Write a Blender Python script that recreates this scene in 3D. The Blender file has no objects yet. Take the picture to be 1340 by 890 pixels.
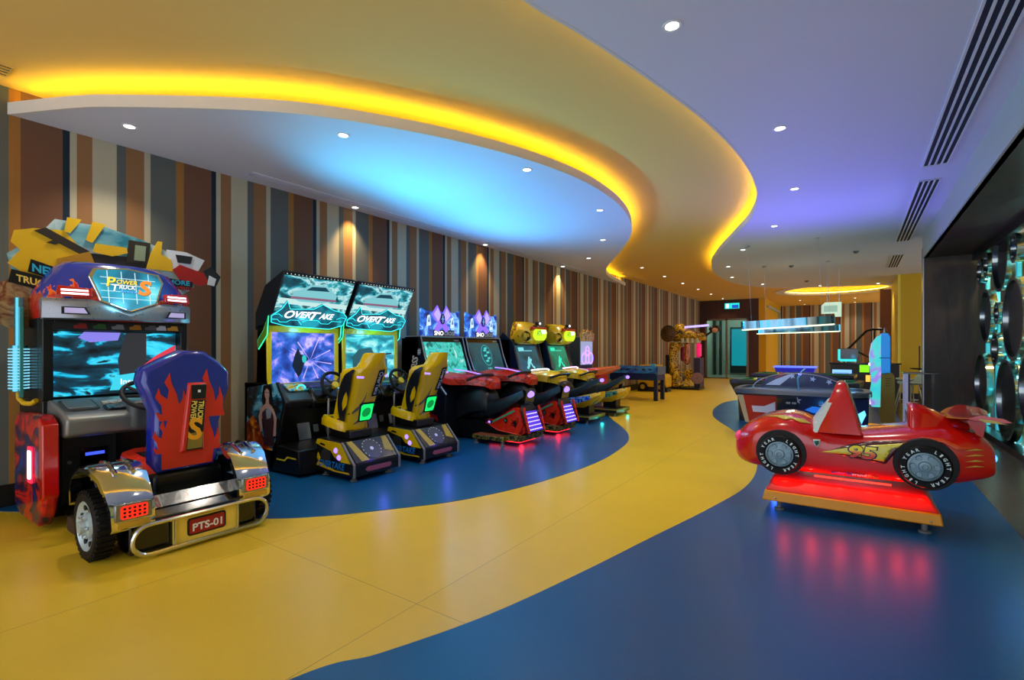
import bpy, bmesh, math, random
from mathutils import Vector, Matrix
R = math.radians
rnd = random.Random(7)
sc = bpy.context.scene
COL = sc.collection
# ------------------------------------------------------------------ camera, world, exposure
cam_d = bpy.data.cameras.new('camera'); cam = bpy.data.objects.new('camera', cam_d); COL.objects.link(cam)
cam.location = (0, 0, 1.4); cam.rotation_euler = (R(90), 0, math.atan(448 / 650))
cam_d.sensor_width = 36; cam_d.lens = 36 * 650 / 1340; cam_d.shift_y = 12 / 1340; cam_d.clip_start = .05; cam_d.clip_end = 100
sc.camera = cam
w = bpy.data.worlds.new('world'); sc.world = w; w.use_nodes = True
bg = w.node_tree.nodes['Background']; bg.inputs[0].default_value = (.80, .86, 1.0, 1); bg.inputs[1].default_value = 2.0
sc.view_settings.view_transform = 'Standard'; sc.view_settings.look = 'None'
sc.view_settings.gamma = 1; sc.view_settings.use_curve_mapping = False; sc.view_settings.exposure = .18
DOWN_W = 82.0       # watts of a ceiling downlight
COVE = 34.0          # strength of the yellow cove strips
sc.cycles.use_denoising = True
sc.cycles.max_bounces = 8
sc.cycles.sample_clamp_indirect = 6

# ------------------------------------------------------------------ materials
def lin(h):
    if not isinstance(h, str): return tuple(h)
    v = [int(h[i:i + 2], 16) / 255 for i in (0, 2, 4)]
    return tuple(c / 12.92 if c <= .04045 else ((c + .055) / 1.055) ** 2.4 for c in v)
MATS = {}
def mat(name, col, rough=.5, metal=0, coat=0, emit=None, es=1.0, trans=0, ior=1.45, bump=0, bscale=40, spec=.5, alpha=1):
    if name in MATS: return MATS[name]
    m = bpy.data.materials.new(name); m.use_nodes = True; MATS[name] = m
    n = m.node_tree; b = n.nodes['Principled BSDF']
    b.inputs['Base Color'].default_value = (*lin(col), 1); b.inputs['Roughness'].default_value = rough
    b.inputs['Metallic'].default_value = metal; b.inputs['Coat Weight'].default_value = coat
    b.inputs['Coat Roughness'].default_value = .06
    b.inputs['Specular IOR Level'].default_value = spec
    b.inputs['Transmission Weight'].default_value = trans; b.inputs['IOR'].default_value = ior
    b.inputs['Alpha'].default_value = alpha
    if emit is not None:
        b.inputs['Emission Color'].default_value = (*lin(emit), 1); b.inputs['Emission Strength'].default_value = es
    # slight procedural mottling so that no surface is a flat constant
    tc = n.nodes.new('ShaderNodeTexCoord'); nz = n.nodes.new('ShaderNodeTexNoise'); nz.inputs['Scale'].default_value = bscale
    n.links.new(tc.outputs['Object'], nz.inputs['Vector'])
    mr = n.nodes.new('ShaderNodeMapRange'); mr.inputs[3].default_value = max(0, rough - .04); mr.inputs[4].default_value = min(1, rough + .06)
    n.links.new(nz.outputs['Fac'], mr.inputs[0]); n.links.new(mr.outputs[0], b.inputs['Roughness'])
    if bump:
        bp = n.nodes.new('ShaderNodeBump'); bp.inputs['Strength'].default_value = bump; bp.inputs['Distance'].default_value = .01
        n.links.new(nz.outputs['Fac'], bp.inputs['Height']); n.links.new(bp.outputs[0], b.inputs['Normal'])
    return m
def glow(name, col, s=1.0):
    return mat(name, '101010', .4, emit=col, es=s)
def ramp_node(n, stops, interp='LINEAR'):
    r = n.nodes.new('ShaderNodeValToRGB'); r.color_ramp.interpolation = interp
    e = r.color_ramp.elements
    while len(e) < len(stops): e.new(.5)
    for el, (p, c) in zip(e, stops): el.position = p; el.color = (*lin(c), 1)
    return r
def art(name, stops, scale=(3, 3, 3), loc=(0, 0, 0), detail=4, dist=1.0, es=0.0, rough=.25, kind='noise', interp='LINEAR', base=True):
    """printed or lit picture: a colour ramp over noise in object space"""
    if name in MATS: return MATS[name]
    m = bpy.data.materials.new(name); m.use_nodes = True; MATS[name] = m
    n = m.node_tree; b = n.nodes['Principled BSDF']; b.inputs['Roughness'].default_value = rough
    tc = n.nodes.new('ShaderNodeTexCoord'); mp = n.nodes.new('ShaderNodeMapping')
    mp.inputs['Scale'].default_value = scale; mp.inputs['Location'].default_value = loc
    n.links.new(tc.outputs['Object'], mp.inputs['Vector'])
    if kind == 'voronoi':
        t = n.nodes.new('ShaderNodeTexVoronoi'); out = t.outputs['Distance']; t.inputs['Scale'].default_value = 1
    elif kind == 'wave':
        t = n.nodes.new('ShaderNodeTexWave'); out = t.outputs['Fac']; t.inputs['Scale'].default_value = 1; t.inputs['Distortion'].default_value = dist; t.inputs['Detail'].default_value = detail
    else:
        t = n.nodes.new('ShaderNodeTexNoise'); out = t.outputs['Fac']; t.inputs['Scale'].default_value = 1
        t.inputs['Detail'].default_value = detail; t.inputs['Distortion'].default_value = dist
    n.links.new(mp.outputs[0], t.inputs['Vector'])
    r = ramp_node(n, stops, interp); n.links.new(out, r.inputs[0])
    n.links.new(r.outputs[0], b.inputs['Base Color'])
    if es:
        n.links.new(r.outputs[0], b.inputs['Emission Color']); b.inputs['Emission Strength'].default_value = es
        if not base: 
            n.links.remove(b.inputs['Base Color'].links[0]); b.inputs['Base Color'].default_value = (.02, .02, .02, 1)
    return m

# ------------------------------------------------------------------ mesh builder
def V(*a): return Vector(a)
class MB:
    def __init__(s, m=None): s.v = []; s.f = []; s.fm = []; s.mats = []; s.use(m)
    def use(s, m):
        if m is None: s.mi = 0; return s
        if m not in s.mats: s.mats.append(m)
        s.mi = s.mats.index(m); return s
    def add(s, vs, fs):
        o = len(s.v); s.v += [Vector(p) for p in vs]
        for f in fs: s.f.append([i + o for i in f]); s.fm.append(s.mi)
        return s
    def box(s, x0, x1, y0, y1, z0, z1):
        vs = [(x, y, z) for x in (x0, x1) for y in (y0, y1) for z in (z0, z1)]
        return s.add(vs, [(0, 1, 3, 2), (4, 6, 7, 5), (0, 4, 5, 1), (2, 3, 7, 6), (0, 2, 6, 4), (1, 5, 7, 3)])
    def loft(s, rings, cap=True, closed=True):
        n = len(rings[0]); vs = [p for r in rings for p in r]; fs = []
        for i in range(len(rings) - 1):
            for j in range(n if closed else n - 1):
                a = i * n + j; b = i * n + (j + 1) % n
                fs.append((a, b, b + n, a + n))
        if cap: fs.append(tuple(range(n))[::-1]); fs.append(tuple(range((len(rings) - 1) * n, len(rings) * n)))
        return s.add(vs, fs)
    def poly(s, pts, o, u, v, t):
        """polygon pts (a,b) in the plane o+a*u+b*v, extruded by t along u x v"""
        o = Vector(o); u = Vector(u); v = Vector(v); nn = u.cross(v).normalized()
        r0 = [o + u * a + v * b for a, b in pts]; r1 = [p + nn * t for p in r0]
        return s.loft([r0, r1])
    def xz(s, pts, y0, y1): return s.poly(pts, (0, y1, 0), (1, 0, 0), (0, 0, 1), y1 - y0)
    def yz(s, pts, x0, x1): return s.poly(pts, (x0, 0, 0), (0, 1, 0), (0, 0, 1), x1 - x0)
    def xy(s, pts, z0, z1): return s.poly(pts, (0, 0, z0), (1, 0, 0), (0, 1, 0), z1 - z0)
    def cyl(s, p0, p1, r0, r1=None, n=20, cap=True):
        p0 = Vector(p0); p1 = Vector(p1); r1 = r0 if r1 is None else r1; d = (p1 - p0).normalized()
        a = d.orthogonal().normalized(); b = d.cross(a)
        rg = lambda p, r: [p + (a * math.cos(2 * math.pi * k / n) + b * math.sin(2 * math.pi * k / n)) * r for k in range(n)]
        return s.loft([rg(p0, r0), rg(p1, r1)], cap)
    def lathe(s, prof, o, axis, n=28, cap=False, arc=None):
        """prof: (radius, height along axis)"""
        o = Vector(o); d = Vector(axis).normalized(); a = d.orthogonal().normalized(); b = d.cross(a)
        return s.loft([[o + d * h + (a * math.cos(2 * math.pi * k / n) + b * math.sin(2 * math.pi * k / n)) * r for k in range(n)] for r, h in prof], cap)
    def tube(s, path, r, n=8, closed=False):
        P = [Vector(p) for p in path]; rings = []; m = len(P); prev = None
        for i in range(m):
            if closed: d = P[(i + 1) % m] - P[i - 1]
            else: d = P[min(i + 1, m - 1)] - P[max(i - 1, 0)]
            d.normalize()
            if prev is None: a = d.orthogonal().normalized()
            else: a = (prev - d * prev.dot(d)).normalized()
            prev = a; b = d.cross(a)
            rings.append([P[i] + (a * math.cos(2 * math.pi * k / n) + b * math.sin(2 * math.pi * k / n)) * r for k in range(n)])
        if closed: rings.append(rings[0]); return s.loft(rings, False)
        return s.loft(rings)
    def ball(s, c, rx, ry=None, rz=None, n=16, m=10):
        ry = ry or rx; rz = rz or rx; c = Vector(c)
        rings = [[c + Vector((rx * math.sin(t) * math.cos(p), ry * math.sin(t) * math.sin(p), -rz * math.cos(t))) for p in [2 * math.pi * k / n for k in range(n)]] for t in [math.pi * (j + .02) / (m + .04) for j in range(m + 1)]]
        return s.loft(rings)
    def text(s, body, o, u, v, width=None, height=None, ext=.003, bold=.0, shear=0, ch=1.0):
        """lettering centred at o; u is the reading direction, v is up"""
        vs, fs = text_geo(body, bold, shear, ch)
        if not vs: return s
        x0 = min(p[0] for p in vs); x1 = max(p[0] for p in vs); y0 = min(p[1] for p in vs); y1 = max(p[1] for p in vs)
        sx = width / (x1 - x0) if width else None; sy = height / (y1 - y0) if height else None
        sx = sx or sy; sy = sy or sx
        o = Vector(o); u = Vector(u).normalized(); v = Vector(v).normalized(); nn = u.cross(v)
        Q = [o + u * ((p[0] - (x0 + x1) / 2) * sx) + v * ((p[1] - (y0 + y1) / 2) * sy) + nn * ext for p in vs]
        return s.add(Q, fs)
    def build(s, name, parent=None, bevel=0, smooth=35, seg=2, subs=0, loc=None, rot=None, m=None):
        me = bpy.data.meshes.new(name); me.from_pydata([tuple(p) for p in s.v], [], s.f); 
        for k in (s.mats or [m]): me.materials.append(k)
        me.polygons.foreach_set('material_index', s.fm)
        bm = bmesh.new(); bm.from_mesh(me); bmesh.ops.recalc_face_normals(bm, faces=bm.faces); bm.to_mesh(me); bm.free()
        if smooth:
            me.shade_smooth(); me.set_sharp_from_angle(angle=R(smooth))
        o = bpy.data.objects.new(name, me); COL.objects.link(o)
        if parent: o.parent = parent
        if loc: o.location = loc
        if rot: o.rotation_euler = rot
        if bevel:
            b = o.modifiers.new('bevel', 'BEVEL'); b.width = bevel; b.segments = seg; b.limit_method = 'ANGLE'; b.angle_limit = R(40); b.harden_normals = False
        if subs:
            q = o.modifiers.new('sub', 'SUBSURF'); q.levels = subs; q.render_levels = subs
        return o
_tg = {}
def text_geo(body, bold=0, shear=0, ch=1.0):
    k = (body, bold, shear, ch)
    if k in _tg: return _tg[k]
    cu = bpy.data.curves.new('txt', 'FONT'); cu.body = body; cu.offset = bold; cu.shear = shear; cu.resolution_u = 3; cu.space_character = ch
    ob = bpy.data.objects.new('txt', cu); COL.objects.link(ob)
    dg = bpy.context.evaluated_depsgraph_get(); me = bpy.data.meshes.new_from_object(ob.evaluated_get(dg))
    r = ([tuple(v.co) for v in me.vertices], [tuple(p.vertices) for p in me.polygons])
    bpy.data.objects.remove(ob); bpy.data.curves.remove(cu); bpy.data.meshes.remove(me)
    _tg[k] = r; return r
def tag(o, label, cat, group=None, kind=None):
    o['label'] = label; o['category'] = cat
    if group: o['group'] = group
    if kind: o['kind'] = kind
    return o
def thing(name, loc, label, cat, group=None, rz=0):
    o = bpy.data.objects.new(name, None); COL.objects.link(o); o.location = loc; o.rotation_euler = (0, 0, rz); o.empty_display_size = .1
    return tag(o, label, cat, group)
def struct(o, label=None):
    o['kind'] = 'structure'
    if label: o['label'] = label
    return o
def copy_tree(o, parent=None):
    c = o.copy(); COL.objects.link(c)
    if parent: c.parent = parent
    for ch in [x for x in bpy.data.objects if x.parent == o]: copy_tree(ch, c)
    return c
def aim(*d): return Vector(d).to_track_quat('-Z', 'Y').to_euler()
def lamp(name, kind, loc, power, col, parent=None, size=.05, rot=None, spot=120, blend=.6):
    l = bpy.data.lights.new(name, kind); l.energy = power; l.color = lin(col)
    if kind == 'SPOT': l.spot_size = R(spot); l.spot_blend = blend; l.shadow_soft_size = size
    elif kind == 'POINT': l.shadow_soft_size = size
    o = bpy.data.objects.new(name, l); COL.objects.link(o); o.location = loc
    if rot: o.rotation_euler = rot
    if parent: o.parent = parent
    return o
def spline(P, per=10, closed=False):
    out = []; n = len(P)
    for i in range(n if closed else n - 1):
        g = lambda k: Vector((*P[k % n], 0)) if closed else Vector((*P[max(0, min(n - 1, k))], 0))
        a, b, c, d = g(i - 1), g(i), g(i + 1), g(i + 2)
        for k in range(per):
            t = k / per
            q = .5 * ((2 * b) + (c - a) * t + (2 * a - 5 * b + 4 * c - d) * t * t + (3 * b - a - 3 * c + d) * t ** 3)
            out.append((q.x, q.y))
    if not closed: out.append(tuple(P[-1]))
    return out
def offset_poly(P, d):
    out = []
    for i, p in enumerate(P):
        a = Vector(P[max(0, i - 1)]); b = Vector(P[min(len(P) - 1, i + 1)]); t = (b - a).normalized()
        out.append((p[0] - t.y * d, p[1] + t.x * d))
    return out
def rrect(w, h, r, n=4, cx=0, cy=0):
    P = []
    for sx, sy, a0 in ((1, 1, 0), (-1, 1, 90), (-1, -1, 180), (1, -1, 270)):
        for k in range(n + 1):
            a = R(a0 + 90 * k / n); P.append((cx + sx * (w / 2 - r) + r * math.cos(a), cy + sy * (h / 2 - r) + r * math.sin(a)))
    return P
def circ(r, n=24, cx=0, cy=0, ry=None): return [(cx + r * math.cos(2 * math.pi * k / n), cy + (ry or r) * math.sin(2 * math.pi * k / n)) for k in range(n)]
XP, YP, ZP = (1, 0, 0), (0, 1, 0), (0, 0, 1)

BLACK = mat('black_laminate', '0c0d10', .32); BLACKG = mat('black_gloss', '08090c', .12, coat=.5); RUBBER = mat('rubber', '0b0b0c', .6, spec=.3)
CHROME = mat('chrome', 'd8dde0', .08, 1); STEEL = mat('brushed_steel', 'a9adb0', .3, 1); GREY = mat('grey_plastic', '6d7072', .4); DGREY = mat('dark_grey_plastic', '2a2d30', .4)
WHITE = mat('white_plastic', 'e8e8e6', .4); YEL = mat('yellow_gloss', 'e6c400', .22, coat=.5); RED = mat('red_gloss', 'c8140c', .18, coat=.7)
REDP = mat('red_plastic', 'd8321c', .28, coat=.3); BLUEG = mat('blue_gloss', '12309a', .2, coat=.6); VINYL = mat('black_vinyl', '10161c', .35)
GLOWW = glow('white_led', 'f2f6ff', 2.2); GLOWC = glow('cyan_led', '30e8f0', 1.8); GLOWP = glow('violet_led', '8a6cff', 2.4); GLOWG = glow('green_led', '10e060', 1.5); GLOWR = glow('red_led', 'ff1c28', 3.0)
# ------------------------------------------------------------------ the setting
def stripes_mat(name, axis, y0, flip=1):
    m = bpy.data.materials.new(name); m.use_nodes = True; n = m.node_tree; b = n.nodes['Principled BSDF']
    b.inputs['Roughness'].default_value = .75; b.inputs['Specular IOR Level'].default_value = .2
    tc = n.nodes.new('ShaderNodeTexCoord'); sp = n.nodes.new('ShaderNodeSeparateXYZ'); n.links.new(tc.outputs['Object'], sp.inputs[0])
    a = n.nodes.new('ShaderNodeMath'); a.operation = 'SUBTRACT'; a.inputs[1].default_value = y0; n.links.new(sp.outputs[axis], a.inputs[0])
    d = n.nodes.new('ShaderNodeMath'); d.operation = 'DIVIDE'; d.inputs[1].default_value = 1.327 * flip; n.links.new(a.outputs[0], d.inputs[0])
    f = n.nodes.new('ShaderNodeMath'); f.operation = 'FRACT'; n.links.new(d.outputs[0], f.inputs[0])
    br, nv, cr, ob, gy, og = '74513c', '1f2d3a', 'b8b094', '946b46', '62655f', 'a07038'
    seq = [(br, .29), (nv, .05), (cr, .05), (ob, .12), (cr, .197), (gy, .08), (ob, .16), (cr, .054), (gy, .245), (og, .081)]
    st = []; p = 0
    for c, wd in seq: st.append((p / 1.327, c)); p += wd
    r = ramp_node(n, st, 'CONSTANT'); n.links.new(f.outputs[0], r.inputs[0])
    # fine vertical threads of the wallpaper
    wv = n.nodes.new('ShaderNodeTexNoise'); mp = n.nodes.new('ShaderNodeMapping'); mp.inputs['Scale'].default_value = (260, 260, 1.5) if axis != 2 else (260, 260, 260)
    n.links.new(tc.outputs['Object'], mp.inputs[0]); n.links.new(mp.outputs[0], wv.inputs['Vector']); wv.inputs['Scale'].default_value = 1
    mr = n.nodes.new('ShaderNodeMapRange'); mr.inputs[3].default_value = .86; mr.inputs[4].default_value = 1.12; n.links.new(wv.outputs['Fac'], mr.inputs[0])
    mx = n.nodes.new('ShaderNodeMix'); mx.data_type = 'RGBA'; mx.blend_type = 'MULTIPLY'; mx.inputs[0].default_value = 1
    n.links.new(r.outputs[0], mx.inputs[6]); n.links.new(mr.outputs[0], mx.inputs[7]); n.links.new(mx.outputs[2], b.inputs['Base Color'])
    return m
def floor_mat(name, col, rough, seams=(), cross=()):
    m = bpy.data.materials.new(name); m.use_nodes = True; n = m.node_tree; b = n.nodes['Principled BSDF']
    b.inputs['Specular IOR Level'].default_value = .45
    tc = n.nodes.new('ShaderNodeTexCoord'); nz = n.nodes.new('ShaderNodeTexNoise'); nz.inputs['Scale'].default_value = 1.3; nz.inputs['Detail'].default_value = 6
    n.links.new(tc.outputs['Object'], nz.inputs['Vector'])
    r = ramp_node(n, [(.3, tuple(c * .93 for c in lin(col))), (.7, tuple(min(1, c * 1.05) for c in lin(col)))]); n.links.new(nz.outputs['Fac'], r.inputs[0])
    mr = n.nodes.new('ShaderNodeMapRange'); mr.inputs[3].default_value = rough - .05; mr.inputs[4].default_value = rough + .08; n.links.new(nz.outputs['Fac'], mr.inputs[0]); n.links.new(mr.outputs[0], b.inputs['Roughness'])
    last = r.outputs[0]; sp = n.nodes.new('ShaderNodeSeparateXYZ'); n.links.new(tc.outputs['Object'], sp.inputs[0])
    for ax, vals in ((0, seams), (1, cross)):
        for x in vals:
            a = n.nodes.new('ShaderNodeMath'); a.operation = 'COMPARE'; a.inputs[1].default_value = x; a.inputs[2].default_value = .0022; n.links.new(sp.outputs[ax], a.inputs[0])
            mx = n.nodes.new('ShaderNodeMix'); mx.data_type = 'RGBA'; n.links.new(a.outputs[0], mx.inputs[0]); n.links.new(last, mx.inputs[6]); mx.inputs[7].default_value = (*[c * .45 for c in lin(col)], 1); last = mx.outputs[2]
    n.links.new(last, b.inputs['Base Color'])
    return m
def wood_mat(name, c1, c2, scale, rough=.35):
    return art(name, [(.25, c1), (.55, c2), (.8, c1)], scale, detail=5, dist=.6, rough=rough)
WALLP = stripes_mat('striped_wallpaper', 1, 1.175); WALLP2 = stripes_mat('striped_wallpaper_end', 0, .4, 1)
PAINT = mat('ceiling_paint', 'e4e4e2', .8, spec=.2); YPAINT = mat('amber_ceiling_paint', 'ecc46e', .8, spec=.2); SOFF = mat('soffit_paint', 'd9dbe4', .62, spec=.3)
FY = floor_mat('yellow_vinyl', 'd9b52a', .33, (-3.47, -1.98, -4.96), (1.95,)); FB = floor_mat('blue_vinyl', '0c5084', .30); FB2 = floor_mat('grey_blue_vinyl', '2c5478', .32)
DARKWOOD = wood_mat('dark_walnut_panel', '2a1812', '4a3226', (6, 6, .7), .45); DARKWOOD2 = wood_mat('mahogany_panel', '3a1c12', '4a2618', (9, 9, .6), .45)
ZS, ZY, ZL = 3.49, 3.73, 3.595
MB(FY).box(-6.25, 8, -3, 31, -.06, 0).build('floor', smooth=0).__setitem__('kind', 'structure')
LC = [(-6.22, 1.086), (-5.544, 1.4), (-5.146, 1.658), (-4.483, 2.165), (-4.025, 2.6), (-3.642, 3.14), (-3.277, 3.807), (-2.936, 4.711), (-2.76, 5.8), (-2.85, 7.091), (-3.25, 8.45), (-3.95, 9.777), (-4.86, 11.25), (-5.45, 12.3), (-5.88, 13.6), (-6.22, 15.681)]
RC = [(-2.05, -3), (-1.95, 0), (-1.78, 1.5), (-1.63, 2.487), (-1.495, 2.974), (-1.31, 3.784), (-1.108, 4.887), (-1.017, 6.117), (-1.08, 7.416), (-1.36, 8.675), (-1.85, 9.949), (-2.42, 11.4), (-2.95, 13.1), (-3.2, 15.0), (-3.1, 17.0), (-2.4, 18.8), (-.9, 19.7), (1.1, 20.2)]
LCs, RCs = spline(LC, 8), spline(RC, 8)
FL = [(-6.22, .93), (-5.75, 1.2), (-4.9, 1.62), (-4.014, 2.212), (-3.674, 2.514), (-3.376, 2.911), (-3.0, 3.52), (-2.738, 4.393), (-2.62, 5.6), (-2.729, 6.754), (-2.957, 7.572), (-3.391, 8.393), (-4.05, 9.4), (-4.9, 10.9), (-5.5, 12.2), (-5.9, 13.4), (-6.22, 15)]
FR = [(-2.3, -3), (-2.2, 0), (-1.965, 1.198), (-1.79, 1.543), (-1.583, 2.085), (-1.408, 2.801), (-1.246, 3.598), (-1.05, 4.557), (-.91, 5.5), (-.95, 6.5), (-1.2, 7.809), (-1.702, 9.156), (-2.2, 10.3), (-2.5, 11.2), (-2.74, 12.5), (-2.8, 14), (-2.5, 15.1), (-1.6, 16.2), (0, 17), (1.1, 17.3)]
def zone(name, pts, m, z=.004):
    return struct(MB(m).xy(pts, -.02, z).build(name, smooth=0))
zone('floor_blue_zone', spline(FL, 8), FB)
zone('floor_blue_field', spline(FR, 8) + [(1.1, -3)], FB2 if False else FB)
TILE = floor_mat('stone_tile', '645b4c', .22); TILE2 = wood_mat('dark_floor_boards', '2a2018', '3c2f22', (2, 12, 2), .25)
struct(MB(TILE).box(1.02, 3.2, -3, 12.0, -.02, .008).build('floor_stone_strip', smooth=0))
struct(MB(TILE2).box(.75, 5.5, 12.0, 19, -.02, .006).build('floor_dark_boards', smooth=0))
# left wall, baseboard
struct(MB(WALLP).box(-6.4, -6.2, -3, 25.1, 0, 3.8).build('wall_left', smooth=0), 'long wall papered in vertical brown, cream and grey stripes')
struct(MB(mat('black_skirting', '141210', .4)).box(-6.2, -6.185, -3, 25.1, 0, .2).build('baseboard_left', bevel=.004))
# upper ceiling with a round hole over the lit ring, lower soffits with coves
rc, rr = (-.62, 23.2), 1.95
ci = circ(rr, 48, *rc)
def holed(outer, inner, z0, z1, m, name):
    bm = bmesh.new()
    vo = [bm.verts.new((x, y, z0)) for x, y in outer]; vi = [bm.verts.new((x, y, z0)) for x, y in inner]
    es = [bm.edges.new((vo[i], vo[(i + 1) % len(vo)])) for i in range(len(vo))] + [bm.edges.new((vi[i], vi[(i + 1) % len(vi)])) for i in range(len(vi))]
    bmesh.ops.triangle_fill(bm, edges=es, use_beauty=True)
    ex = bmesh.ops.extrude_face_region(bm, geom=bm.faces[:]); bmesh.ops.translate(bm, verts=[g for g in ex['geom'] if isinstance(g, bmesh.types.BMVert)], vec=(0, 0, z1 - z0))
    bmesh.ops.recalc_face_normals(bm, faces=bm.faces)
    me = bpy.data.meshes.new(name); bm.to_mesh(me); bm.free(); me.materials.append(m)
    o = bpy.data.objects.new(name, me); COL.objects.link(o); return struct(o)
holed([(-6.4, -3), (5.5, -3), (5.5, 31), (-6.4, 31)], ci, ZY, ZY + .12, YPAINT, 'ceiling')
c = MB(YPAINT); c.lathe([(rr + .06, .1), (rr + .06, .38), (.01, .38)], (*rc, ZY), ZP, 48); struct(c.build('ceiling_ring_recess'))
c = MB(PAINT); c.lathe([(rr - .2, -.02), (rr + .12, -.02), (rr + .12, .02), (rr - .2, .06), (rr - .2, -.02)], (*rc, ZY), ZP, 64); struct(c.build('trim_1'))
COVEM = glow('yellow_cove_strip', (1.0, .70, .03), COVE)
COVEM2 = glow('yellow_ring_strip', (1.0, .80, .08), COVE * .5)
c = MB(COVEM2); c.tube([(rc[0] + (rr - .05) * math.cos(t), rc[1] + (rr - .05) * math.sin(t), ZY + .085) for t in [2 * math.pi * k / 48 for k in range(48)]], .014, 6, True); o = c.build('cove_strip_light'); tag(o, 'yellow light strip inside the round recess of the far ceiling', 'cove light')
def soffit(name, curve, rest, d, lab):
    """lower ceiling slab whose curved edge has a fascia with a light strip behind it"""
    s = MB(SOFF).xy(curve + rest, ZS, ZS + .03); s.build(name, smooth=0)['kind'] = 'structure'
    i1 = offset_poly(curve, d * .02)
    n = len(curve); i0 = offset_poly(curve, -d * .004)
    MB(mat('fascia_paint', 'dcdad2', .7)).loft([[V(*i0[k], ZS - .002), V(*i0[k], ZL), V(*i1[k], ZL), V(*i1[k], ZS - .002)] for k in range(n)]).build('trim_2', smooth=60)['kind'] = 'structure'
    i2 = offset_poly(curve, d * .034)
    lo = MB(COVEM).tube([(x, y, ZS + .1) for x, y in i2[2:-2]], .008, 6).build('cove_strip_light', smooth=0)
    tag(lo, lab, 'cove light')
soffit('ceiling_soffit_left', LCs, [], 1, 'yellow light strip behind the curved edge of the low ceiling over the machines')
soffit('ceiling_soffit_right', RCs, [(1.1, -3)][:1], -1, 'yellow light strip behind the wavy edge of the low ceiling by the bulkhead')
# end wall with glass double door
ew = MB(DARKWOOD2); ew.box(-6.2, -5.95, 25.1, 25.3, 0, ZY); ew.box(-5.95, -4.02, 25.1, 25.3, 2.85, ZY); ew.box(-4.02, -3.6, 25.1, 25.3, 0, ZY)
struct(ew.build('wall_end', smooth=0), 'dark red-brown panelled wall around the glass door')
AMBER = mat('amber_paint', 'd9a400', .6)
struct(MB(AMBER).box(-3.6, -3.3, 25.1, 30.6, 0, ZY).build('wall_amber_return', smooth=0))
struct(MB(WALLP2).box(-3.6, 3.2, 30.6, 30.8, 0, ZY).build('wall_back', smooth=0), 'far wall papered in vertical stripes behind the pool tables')
dr = bpy.data.objects.new('door_1', None); COL.objects.link(dr); dr.location = (-5.0, 25.15, 0); dr['kind'] = 'structure'; dr['label'] = 'tall glass double door with steel frame in the end wall'
f = MB(mat('champagne_metal', '9a8f7c', .3, 1))
for x0, x1 in ((-.95, -.86), (.88, .98), (-.03, .06)): f.box(x0, x1, -.04, .04, .02, 2.85)
f.box(-.95, .98, -.04, .04, 2.76, 2.85); f.box(-.95, .98, -.04, .04, .0, .06); f.build('door_frame', dr, bevel=.006)
GLASS = mat('door_glass', 'cfe6e6', .03, trans=1, ior=1.1)
MB(GLASS).box(-.86, -.03, -.006, .006, .06, 2.76).build('pane', dr); MB(GLASS).box(.06, .88, -.006, .006, .06, 2.76).build('pane', dr)
for x in (-.09, .13): MB(STEEL).tube([(x, -.05, .9), (x, -.09, .92), (x, -.09, 1.6), (x, -.05, 1.62)], .014).build('door_handle', dr)
# corridor behind the door: lit lobby
lb = MB(mat('lobby_paint', 'a9b8ae', .5)); lb.box(-6.4, -3.2, 29.4, 29.6, 0, 3.4); lb.box(-6.5, -6.4, 25.3, 29.6, 0, 3.4); lb.box(-6.5, -3.2, 25.3, 29.6, 3.3, 3.4); struct(lb.build('wall_lobby', smooth=0))
tl = MB(mat('lobby_tile', 'b9c4bc', .15)); tl.box(-6.4, -3.6, 25.3, 29.4, -.02, .008); struct(tl.build('floor_lobby', smooth=0))
g = MB(DGREY); g.box(-5.62, -4.6, 29.3, 29.38, .1, 2.6); struct(g.use(glow('teal_lit_glass', '0aa0b0', .8)).box(-5.55, -4.67, 29.28, 29.31, .5, 2.5).build('window_1', smooth=0), 'teal lit glazing in the lobby beyond the door')
g = MB(DGREY); [g.box(x, x + .12, 28.6, 28.75, 0, 3.2) for x in (-6.35, -6.05)]; struct(g.build('trim_3', smooth=0))
lamp('lobby_lamp', 'POINT', (-5.0, 27.3, 3.15), 70, 'e8fff4', size=.2)
# right side: bulkhead, walnut niche, yellow wall
bk = MB(mat('bulkhead_laminate', 'c4c0b6', .4)); bk.box(1.05, 1.12, -3, 12.0, 3.1, ZY); struct(bk.build('wall_bulkhead', smooth=0), 'grey bulkhead over the niche with round mirrors')
n_ = MB(DARKWOOD); n_.box(1.07, 1.95, -3, 12.0, 3.1, 3.16); struct(n_.build('ceiling_niche', smooth=0))
n_ = MB(DARKWOOD); n_.box(1.07, 1.9, 12.0, 12.12, 0, 3.3); struct(n_.build('wall_niche_return', smooth=0), 'dark walnut panel closing the niche')
n_ = MB(STEEL); n_.box(1.05, 1.07, 11.98, 12.14, 0, 3.3); struct(n_.build('trim_4', smooth=0))
n_ = MB(mat('mirror_back_wall', 'd8cf7a', .5)); n_.box(2.35, 2.5, -3, 12.1, 0, 3.2); struct(n_.build('wall_right', smooth=0), 'pale yellow lit wall behind the round mirrors')
n_ = MB(DARKWOOD); n_.box(1.9, 2.4, 11.97, 12.1, 0, 3.2); struct(n_.build('trim_5', smooth=0))
n_ = MB(BLACK); n_.box(1.74, 1.82, -3, 12.0, 2.98, 3.1); n_.box(1.70, 1.86, -3, 12.0, 0, .1); struct(n_.build('trim_6', smooth=0))
lamp('niche_lamp', 'POINT', (2.1, 10.9, .35), 16, '8ae4ee', size=.05); lamp('niche_lamp', 'POINT', (2.12, 10.0, 2.95), 18, 'ffeaa8', size=.05); lamp('niche_lamp', 'POINT', (2.1, 8.8, 2.3), 14, '9ae0ea', size=.05)
YW = mat('yellow_wall_paint', 'c79a00', .6)
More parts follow.
